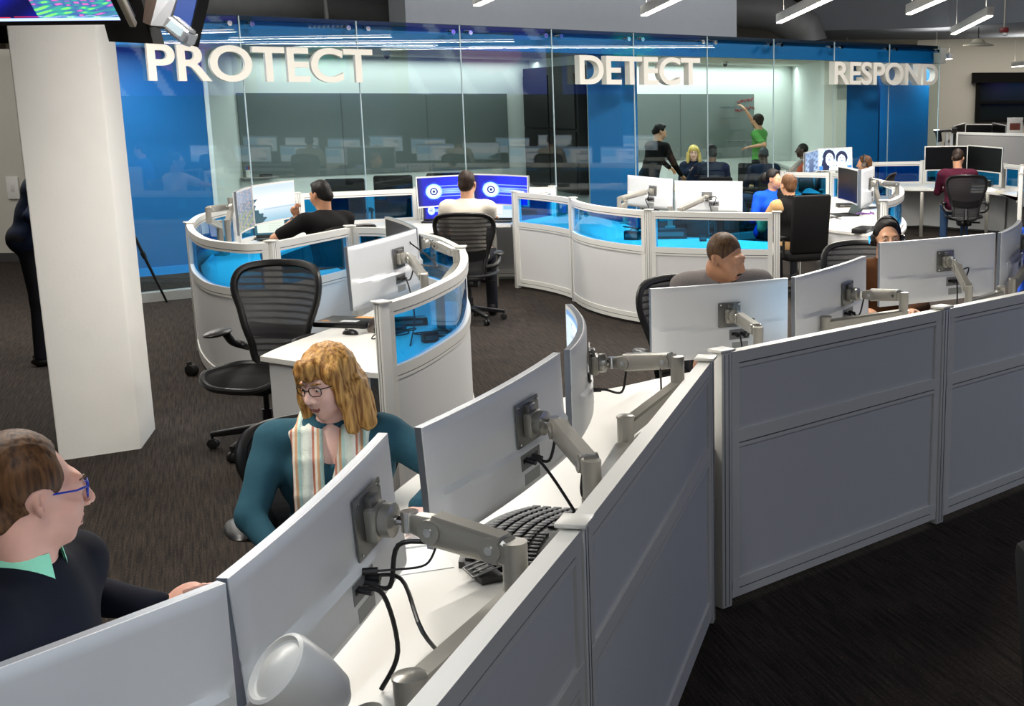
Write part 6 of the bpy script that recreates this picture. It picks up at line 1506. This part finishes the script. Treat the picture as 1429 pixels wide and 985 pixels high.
# woman in teal
W = person('woman in teal sweater and striped scarf looking over her shoulder', (457, 532, 4.3), (0.22, -0.97), (-0.42, -0.86, -0.24), lean=14, s=0.97, fem=True, skin=FAIR, shirt=TEAL, hair=HAUB, style='long',
           hands={'L': P(583, 708, 0.80), 'fL': (-0.10, -1, -0.12), 'nL': (0, 0.1, -1), 'R': Q(402, 790, 4.0)}, poles={'R': (-1.4, 0.1, -0.3), 'L': (1.0, 0.4, -0.3)}, vox=0.006, glasses=BLACKP, neckv=0.02, curls=(0.22, 0.5), bulk=1.28, roll=-0.06, hs=1.04)
def local_tube(pts, r, flat, name, m, root, n=14): MB().tube(smoothpath([Vector(p) for p in pts], 5), r, n, True, flat).build(name, m, root)
def stripes(name):
    m = bpy.data.materials.new(name); m.use_nodes = True; nt = m.node_tree; N = nt.nodes; L = nt.links; b = N['Principled BSDF']; b.inputs['Roughness'].default_value = 0.9
    tc = N.new('ShaderNodeTexCoord'); sp = N.new('ShaderNodeSeparateXYZ'); L.new(tc.outputs['Object'], sp.inputs[0]); w = N.new('ShaderNodeMath'); w.operation = 'MULTIPLY'; w.inputs[1].default_value = 14; L.new(sp.outputs['X'], w.inputs[0])
    fr = N.new('ShaderNodeMath'); fr.operation = 'FRACT'; L.new(w.outputs[0], fr.inputs[0]); r = N.new('ShaderNodeValToRGB'); r.color_ramp.interpolation = 'CONSTANT'; e = r.color_ramp.elements
    e[0].position = 0; e[0].color = (*lin((216, 222, 210)), 1); e[1].position = 0.35; e[1].color = (*lin((186, 212, 200)), 1)
    for p_, c in ((0.5, (205, 160, 120)), (0.62, (225, 215, 200)), (0.74, (190, 120, 95)), (0.84, (226, 224, 214))): q = e.new(p_); q.color = (*lin(c), 1)
    L.new(fr.outputs[0], r.inputs['Fac']); L.new(r.outputs['Color'], b.inputs['Base Color'])
    n2 = N.new('ShaderNodeTexWave'); n2.bands_direction = 'Z'; n2.inputs['Scale'].default_value = 90; L.new(tc.outputs['Object'], n2.inputs['Vector']); bp = N.new('ShaderNodeBump'); bp.inputs['Strength'].default_value = 0.5; bp.inputs['Distance'].default_value = 0.002; L.new(n2.outputs['Fac'], bp.inputs['Height']); L.new(bp.outputs['Normal'], b.inputs['Normal']); return m
STR = stripes('striped_scarf_weave')
nb, up, chs, s_ = W['nb'], W['up'], W['chs'], W['s']
fw_ = np.cross(up, (1, 0, 0)); fw_ = fw_ if fw_[1] > 0 else -fw_
def sp_(x, h, y): return nb + np.array((x * 1.05, 0, 0)) + up * (h - 0.01) + fw_ * (y + (0.035 if y > 0 else -0.02))
f = Fig(nb - 0.5, nb + 0.2, 0.006)
for q, path in ((-1, [(-0.055, 0.02, -0.05), (-0.075, 0.01, 0.02), (-0.062, -0.06, 0.095), (-0.045, -0.16, 0.150), (-0.03, -0.28, 0.175), (-0.02, -0.40, 0.165)]), (1, [(0.055, 0.02, -0.05), (0.078, 0.01, 0.02), (0.072, -0.06, 0.090), (0.070, -0.16, 0.148), (0.07, -0.28, 0.170), (0.07, -0.40, 0.16)]), (0, [(-0.055, 0.02, -0.05), (0, 0.03, -0.085), (0.055, 0.02, -0.05)])):
    for a, b in zip(path, path[1:]):
        for w_ in ((-0.03, 0.0, 0.03) if q else (0,)):
            f.cap(sp_(a[0] + w_, a[1], a[2]), sp_(b[0] + w_, b[1], b[2]), 0.021, None, 0.008)
f.ripple(lambda x, y, z: np.sin(170 * x + 12 * z), 0.0035)
link('scarf', f.mesh('scarf'), STR, W['root'])
MB().tube([Vector(W['wr'][0]) + Vector((0, 0, 0)), Vector(W['wr'][0]) + Vector((0.001, 0, 0))], 0.001, 6).__class__

# man at the bottom left
LM = person('man in navy sweater with mint collar and blue glasses, seen in profile', (44, 686, 2.45), (0.90, 0.0), (0.70, 0.68, -0.10), lean=4, s=1.0, skin=PINK, shirt=NAVYS, hair=HBRN, style='receding',
            hands={'L': Q(225, 846, 2.80), 'fL': (0.9, 0.1, 0.35), 'nL': (0.1, -0.5, -0.8), 'R': Q(60, 1100, 2.2)}, poles={'L': (-0.2, 0.6, -0.5)}, vox=0.006, glasses=mat('blue_acetate', (35, 60, 170), 0.25), collar=MINT, curls=(0.15, 0.4), hs=1.0, bulk=1.08)
chair(-1.55, 2.56, (0.8, -0.3), 'black mesh chair under the man in the navy sweater')
c_ = chair(-1.50, 4.56, (0.30, -0.95), 'black mesh chair under the woman in teal'); c_.scale = (1, 1, 0.86)
# man in grey
GM = person('man in heathered grey shirt with shaved hair looking down', (1012, 360, 7.05), (0.20, -0.97), (0.84, -0.44, -0.30), lean=20, s=1.04, skin=TAN, shirt=GREYC, hair=HBUZ, style='buzz', eyes=False, vox=0.007, hs=1.10, bulk=1.2, headoff=(0, 0.065, -0.065), collar=mat('dark_zip_collar', (70, 66, 66), 0.8))
chair(-0.20, 7.45, (0.35, -0.94), 'black mesh chair beside the man in grey')
# man with headphones
HM = person('young man with large headphones peering over a white monitor', (1238, 333, 8.95), (-0.05, -1), (0.12, -1, -0.06), hs=1.16, lean=8, s=0.98, skin=LTAN, shirt=BROWNJ, hair=HBLK, style='short', phones=True, vox=0.007, bulk=1.1)
chair(0.98, 9.35, (-0.05, -1), 'black mesh chair under the man with headphones')
# man in black shirt
BS = person('man in black shirt leaning on his fist before a lake picture', (447, 272, 11.35), (-0.62, 0.50), (-0.86, 0.42, -0.22), lean=14, s=1.0, skin=TAN, shirt=BLKC, hair=HBLK, style='short', sleeve='short',
            hands={'L': Q(413, 304, 11.2), 'fL': (-0.1, 0.1, 1), 'nL': (0.7, 0.2, 0.3), 'R': Q(455, 330, 11.8)}, poles={'L': (-0.8, -0.6, -1)}, curls=(1.15, 0.4), vox=0.008, bulk=1.2, watch=0)
chair(-3.40, 11.25, (-0.62, 0.50), 'black mesh chair under the man in the black shirt')
# man in white shirt
WS = person('man in white shirt seen from behind before two blue ring screens', (652, 257, 12.6), (-0.05, 1), (0.12, 1, -0.12), lean=6, s=1.02, skin=LTAN, shirt=WHTC, hair=HDBR, style='short', hands={'R': P(689, 316, 0.80)}, vox=0.008, sleeve='short', glasses=BLACKP, bulk=1.1)
chair(-2.52, 12.52, (-0.05, 1), 'black mesh chair under the man in the white shirt')
# man in burgundy
BG = person('man in burgundy sweater seen from behind at the far right', (1337, 221, 18.9), (0.08, 1), (0.45, 0.9, -0.45), lean=12, s=1.03, skin=LTAN, shirt=BURG, hair=HDBR, style='short', hands={'R': P(1364, 264, 0.78)}, vox=0.009, bulk=1.25, pants=JEANS, shoes=mat('tan_boot', (95, 60, 35), 0.6))
chair(3.40, 18.62, (0.08, 1), 'black mesh chair under the man in burgundy')
# pair in the middle
TM = person('man in tan sleeves and black vest seen from behind in the tall black chair', (1100, 259, 14.35), (-0.55, 0.8), (-0.45, 0.9, -0.05), lean=-2, s=1.0, skin=LTAN, shirt=TANC, hair=HBRN, style='short', hands={'L': Q(1058, 300, 14.5), 'fL': (-0.9, 0.4, -0.2)}, vox=0.009, bulk=1.1)
f = Fig(TM['pel'] - 0.35, TM['nb'] + 0.2, 0.009); u_ = TM['up']
f.ell(TM['chs'], (0.19, 0.14, 0.20), None, 0.05); f.ell(TM['pel'] + u_ * 0.12, (0.185, 0.14, 0.17), None, 0.05); f.cap(TM['sh'][0] * 0.8 + TM['sh'][1] * 0.2, TM['sh'][1] * 0.8 + TM['sh'][0] * 0.2, 0.086, None, 0.05)
f.cap(TM['nb'] - u_ * 0.03, TM['nb'] + u_ * 0.03, 0.085, 0.075, 0.02); f.cap(TM['nb'] - u_ * 0.0, TM['nb'] + u_ * 0.3, 0.06, None, 0.005, 's'); link('vest', f.mesh('vest'), BLKC, TM['root'])
padded_chair((0.78, 14.08, 0), (-0.45, 0.9), 'tall black padded chair in the middle of the room', 0.46, 1.13)
BW = person('woman in bright blue and black jacket with dark hair tied back', (1080, 250, 15.6), (0.25, -0.5), (0.85, -0.4, -0.10), lean=10, s=0.97, fem=True, skin=LTAN, shirt=BLUEC, hair=HBLK, style='short', vox=0.009, bulk=1.2, hands={'R': Q(1072, 300, 15.3), 'L': Q(1090, 300, 15.3)})
f = Fig(BW['hc'] - 0.2, BW['hc'] + 0.15, 0.008); f.ell(BW['g']((0.02, -0.11, 0.0)), (0.06, 0.05, 0.07), None, 0.02); link('hair_bun', f.mesh('hair_bun'), HBLK, BW['root'])
# headphone person behind the black screen
person('person with dark hair and headset behind the black screen', (1206, 229, 19.0), (-0.9, 0.2), (-0.95, 0.2, -0.1), lean=8, s=1.0, skin=LTAN, shirt=BLKC, hair=HBRN, style='short', phones=True, vox=0.009)
chair(2.15, 19.0, (-0.9, 0.2), 'black mesh chair of the person with the headset')
# meeting room, right
person('person in black standing and leaning over the meeting table', (921, 184, 20.3), (0.55, 0.5), (0.75, 0.3, -0.3), lean=22, stand=True, s=1.0, skin=LTAN, shirt=BLKC, hair=HBLK, style='short', hands={'R': Q(952, 247, 20.4), 'L': Q(947, 246, 20.9)}, vox=0.010, bulk=1.05)
person('blonde woman with glasses facing the room across the table', (968, 213, 21.3), (0.1, -1), (0.05, -1, -0.05), lean=5, s=0.97, fem=True, skin=FAIR, shirt=NAVYC, hair=HBLO, style='long', vox=0.008, glasses=BLACKP)
person('man with dark hair and dark blue shirt, back to the glass, at the meeting table', (993, 213, 20.0), (-0.05, 1), (-0.3, 1, -0.05), lean=4, s=1.0, skin=BROWN, shirt=NAVYC, hair=HBLK, style='short', hands={'L': Q(966, 240, 20.2)}, vox=0.009, bulk=1.15)
person('man with shaved grey hair and dark navy shirt watching the whiteboard', (1065, 216, 21.2), (-0.4, 0.9), (-0.4, 1, 0.0), lean=2, s=1.02, skin=DARKS, shirt=NAVYC, hair=HGRY, style='buzz', vox=0.009, bulk=1.2, pants=JEANS)
GS = person('man in green shirt standing and writing on the whiteboard', (1057, 169, 24.3), (-0.55, 0.25), (-0.7, 0.7, 0.05), lean=0, stand=True, s=1.0, skin=LTAN, shirt=GREENC, hair=HDBR, style='short', hands={'R': Q(1037, 149, 24.35), 'fR': (-0.6, 0.2, 0.6), 'L': Q(1047, 205, 24.0)}, poles={'R': (0.2, -0.3, -1)}, vox=0.009, sleeve='short')
person('man in rust-orange top seen in profile beyond the photo screens', (1119, 210, 22.4), (-0.95, 0.1), (-1, 0.05, 0.0), lean=6, s=1.02, skin=DARKS, shirt=ORNG, hair=HBLK, style='buzz', vox=0.009, bulk=1.1)
padded_chair((*G(7.0, 1.05)[:2], 0), (0.8, 0.5), 'black padded chair beside the standing person in black', 0.5, 1.1)
padded_chair((Q(998, 240, 19.75).x, 19.75, 0), (-0.05, 1), 'black padded chair under the man in the dark blue shirt', 0.5, 1.0)
padded_chair((Q(1046, 225, 22.6).x, 22.6, 0), (-0.2, -1), 'empty black padded chair near the man in green', 0.5, 1.05)
padded_chair((Q(1068, 240, 21.0).x, 21.0, 0), (-0.4, 0.9), 'black padded chair under the man with shaved grey hair', 0.5, 0.95)
padded_chair((Q(1122, 240, 22.5).x, 22.5, 0), (-0.95, 0.1), 'black padded chair under the man in rust-orange', 0.5, 0.95)
# chairs in the left meeting room
for px, y, zt, lab in ((478, 17.6, 1.12, 'empty black chair behind the glass above the man in the black shirt'), (545, 18.0, 1.14, 'empty black chair behind the glass, second from the left'), (617, 18.6, 1.14, 'empty black chair behind the glass left of the man in white'), (717, 19.8, 1.02, 'empty tilted black chair behind the glass right of the man in white')):
    q = Q(px, 250, y); padded_chair((q.x, q.y, 0), (-0.35, 0.9) if px != 717 else (0.7, 0.7), lab, 0.52, zt)
# standing person behind the column
person('person in dark navy standing half hidden behind the white column', (76, 214, 10.6), (0.85, 0.4), (0.8, 0.5, -0.1), lean=24, stand=True, s=1.0, skin=LTAN, shirt=NAVYC, hair=HBLK, style='short', vox=0.010, bulk=1.25, hands={'L': Q(80, 320, 10.9), 'R': Q(90, 330, 10.3)})
f = Fig(BW['pel'] - 0.4, BW['nb'] + 0.25, 0.009); u_ = BW['up']
for q in (-0.07, -0.16): f.ell(BW['chs'] + np.array((q, 0.0, 0.0)), (0.115, 0.150, 0.21), None, 0.03)
f.cap(BW['sh'][0] * 0.55 + BW['sh'][1] * 0.45, BW['sh'][0], 0.088, None, 0.04); f.cap(BW['nb'], BW['nb'] + u_ * 0.3, 0.06, None, 0.005, 's'); link('black_jacket', f.mesh('black_jacket'), BLKC, BW['root'])
mb = MB(); rot = Matrix([list(GM['M'][0]), list(GM['M'][1]), list(GM['M'][2])]).transposed(); sg = GM['s'] * 1.10
mb.ellip(Vector(GM['g']((0, 0.070, -0.088))), (0.024 * sg, 0.016 * sg, 0.020 * sg), rot); mb.tube([GM['g']((-0.024, 0.078, -0.060)), GM['g']((-0.014, 0.096, -0.049)), GM['g']((0.014, 0.096, -0.049)), GM['g']((0.024, 0.078, -0.060))], 0.006, 8)
for q in (-1, 1): mb.tube([GM['g']((q * 0.025, 0.077, -0.058)), GM['g']((q * 0.024, 0.076, -0.082))], 0.005, 8)
mb.build('goatee', HDBR, GM['root'])
person('person in bright blue shirt cut off by the right edge of the picture', (1462, 292, 9.7), (-0.2, -1), (-0.2, -1, -0.1), lean=6, s=1.0, skin=LTAN, shirt=BLUEC, hair=HBLK, style='short', vox=0.010, bulk=1.15)
padded_chair((1.04, 2.92, 0), (1, 0.1), 'dark padded chair just showing at the lower right corner', 0.46, 1.02, arms=False)
# ------------------------------------------------------------------ the rest of the office to the right, mirrored in the glass front
dpoly = [(7.25, 8.2, 0), (8.0, 8.2, 0), (8.0, 18.0, 0), (7.25, 18.0, 0)]
desk('long white desk row outside the picture to the right', [Vector(p) for p in dpoly], [(7.4, 8.5), (7.4, 13), (7.4, 17.6)])
desk('second long white desk row outside the picture to the right', [Vector((p[0] + 2.4, p[1], 0)) for p in dpoly], [(9.8, 8.5), (9.8, 13), (9.8, 17.6)])
rr = random.Random(11); docs = [pic_doc(i) for i in range(20, 24)]
def flat_monitor(x, y, zt, yaw, pic, label, group):
    U = Vector((math.cos(yaw), math.sin(yaw), 0)); c = Vector((x, y, zt)); m = monitor(c - U * 0.4, c + U * 0.4, 0.36, label, back=False, pic=pic, curve=0.02, sm=SCRB, group=group, res=(30, 18))
    MB().tube([c + m['D'] * 0.06 - Vector((0, 0, 0.2)), Vector((c.x, c.y, 0.735)) + m['D'] * 0.06], 0.02, 8).build('stand', SILVER, m['t'], True)
    MB().box(Vector((c.x, c.y, 0.74)) + m['D'] * 0.06, (0.2, 0.2, 0.015)).build('foot', SILVER, m['t'], True)
k = 0
for row, (x, z) in enumerate(((7.65, 1.22), (10.05, 1.32))):
    for i in range(10):
        if rr.random() < 0.1: continue
        flat_monitor(x, 8.6 + i * 0.98 + 0.2 * row, z + rr.uniform(-.04, .06), -PI / 2 + rr.uniform(-.12, .12), docs[k % 4] if k % 5 else pic_lake, 'lit white monitor in the desk rows right of the picture', 'lit monitors right of the picture'); k += 1
for i, (y, src) in enumerate(((9.2, WS), (11.1, WS), (12.3, BS), (14.2, WS), (16.1, WS))):
    sz = src['tz']; a = -PI / 2 + rr.uniform(-.3, .3)
    r = dup(src['root'], (6.75, y, 0), a, 'person sitting at the desk row right of the picture', 'people at the desk row right of the picture')
    for ch in r.children:
        if ch.name.startswith('shirt'): pass
    chair(6.68, y, (1, 0), 'black mesh chair at the desk row right of the picture')
# video wall on the right-hand side
def pic_globe(u, v):
    c = mixc((40, 30, 120), (15, 60, 150), u); r = math.hypot((u - 0.5) * 1.8, v - 0.55)
    if r < 0.38: c = mixc((40, 210, 200), (20, 120, 160), r / 0.38)
    if r < 0.3 and math.sin(u * 40) * math.sin(v * 33) > 0.3: c = (60, 230, 190)
    if 0.12 < v < 0.2 and 0.3 < u < 0.6 and int(u * 60) % 2: c = (220, 235, 245)
    return c
def pic_purple(u, v):
    c = mixc((90, 60, 200), (30, 50, 190), v); 
    if abs(math.sin(u * 9 + v * 3)) > 0.93: c = (190, 200, 255)
    if (u - 0.4) ** 2 + (v - 0.5) ** 2 < 0.05: c = (190, 110, 220)
    return c
VW = screenmat('video_wall_screen', 2.2)
for i, (y, pc, lab) in enumerate(((5.0, pic_purple, 'large purple video screen on the right-hand wall'), (9.0, pic_globe, 'large video screen with a teal globe on the right-hand wall'), (13.0, pic_purple, 'large blue video screen on the right-hand wall'), (17.0, pic_globe, 'fourth large video screen on the right-hand wall'))):
    t = thing('video_screen', lab, 'screen', (14.2, y, 2.3)); MB().box((14.25, y, 3.3), (0.12, 3.7, 2.1), None, 0.02).build('case', BLACKP, t, True)
    f = lambda u, v, y=y: Vector((14.185, y - 1.8 + 3.6 * (1 - u), 4.3 - 2.0 * v)); me = picture_mesh(f, pc, 60, 36); link('screen', me, VW, t, True)
    MB().box((14.65, y, 3.3), (0.7, 0.3, 0.3)).build('wall_bracket', BLACKP, t, True)
# desk behind the tall grey partition
q0, q1 = Vector((FA.x, FA.y + 0.1, 0)), Vector((FB.x, FB.y + 0.1, 0))
desk('white desk hidden behind the tall grey partition', [q0, q1, q1 + Vector((1.2, 3.0, 0)), q0 + Vector((0.2, 3.4, 0))], [(q0.x + 0.3, q0.y + 3.0), (q1.x + 0.9, q1.y + 2.6)])
for F, nm in ((f3, 'left'), (f5, 'right')): arm(F, 'silver stand of the %s screen above the grey partition' % nm, F['pt'](0.5, 0.5, 0.25), F['pt'](0.62, 0.5, 0.28), (0.5, 0.4), (0.73, 1.05))
# ------------------------------------------------------------------ picture settings
SC.view_settings.view_transform = 'Standard'; SC.view_settings.look = 'None'
SC.view_settings.gamma = 1.0; SC.view_settings.use_curve_mapping = False; SC.view_settings.exposure = 0.0
SC.cycles.transparent_max_bounces = 32; SC.cycles.max_bounces = 8; SC.cycles.use_denoising = True
SC.cycles.sample_clamp_indirect = 4.0
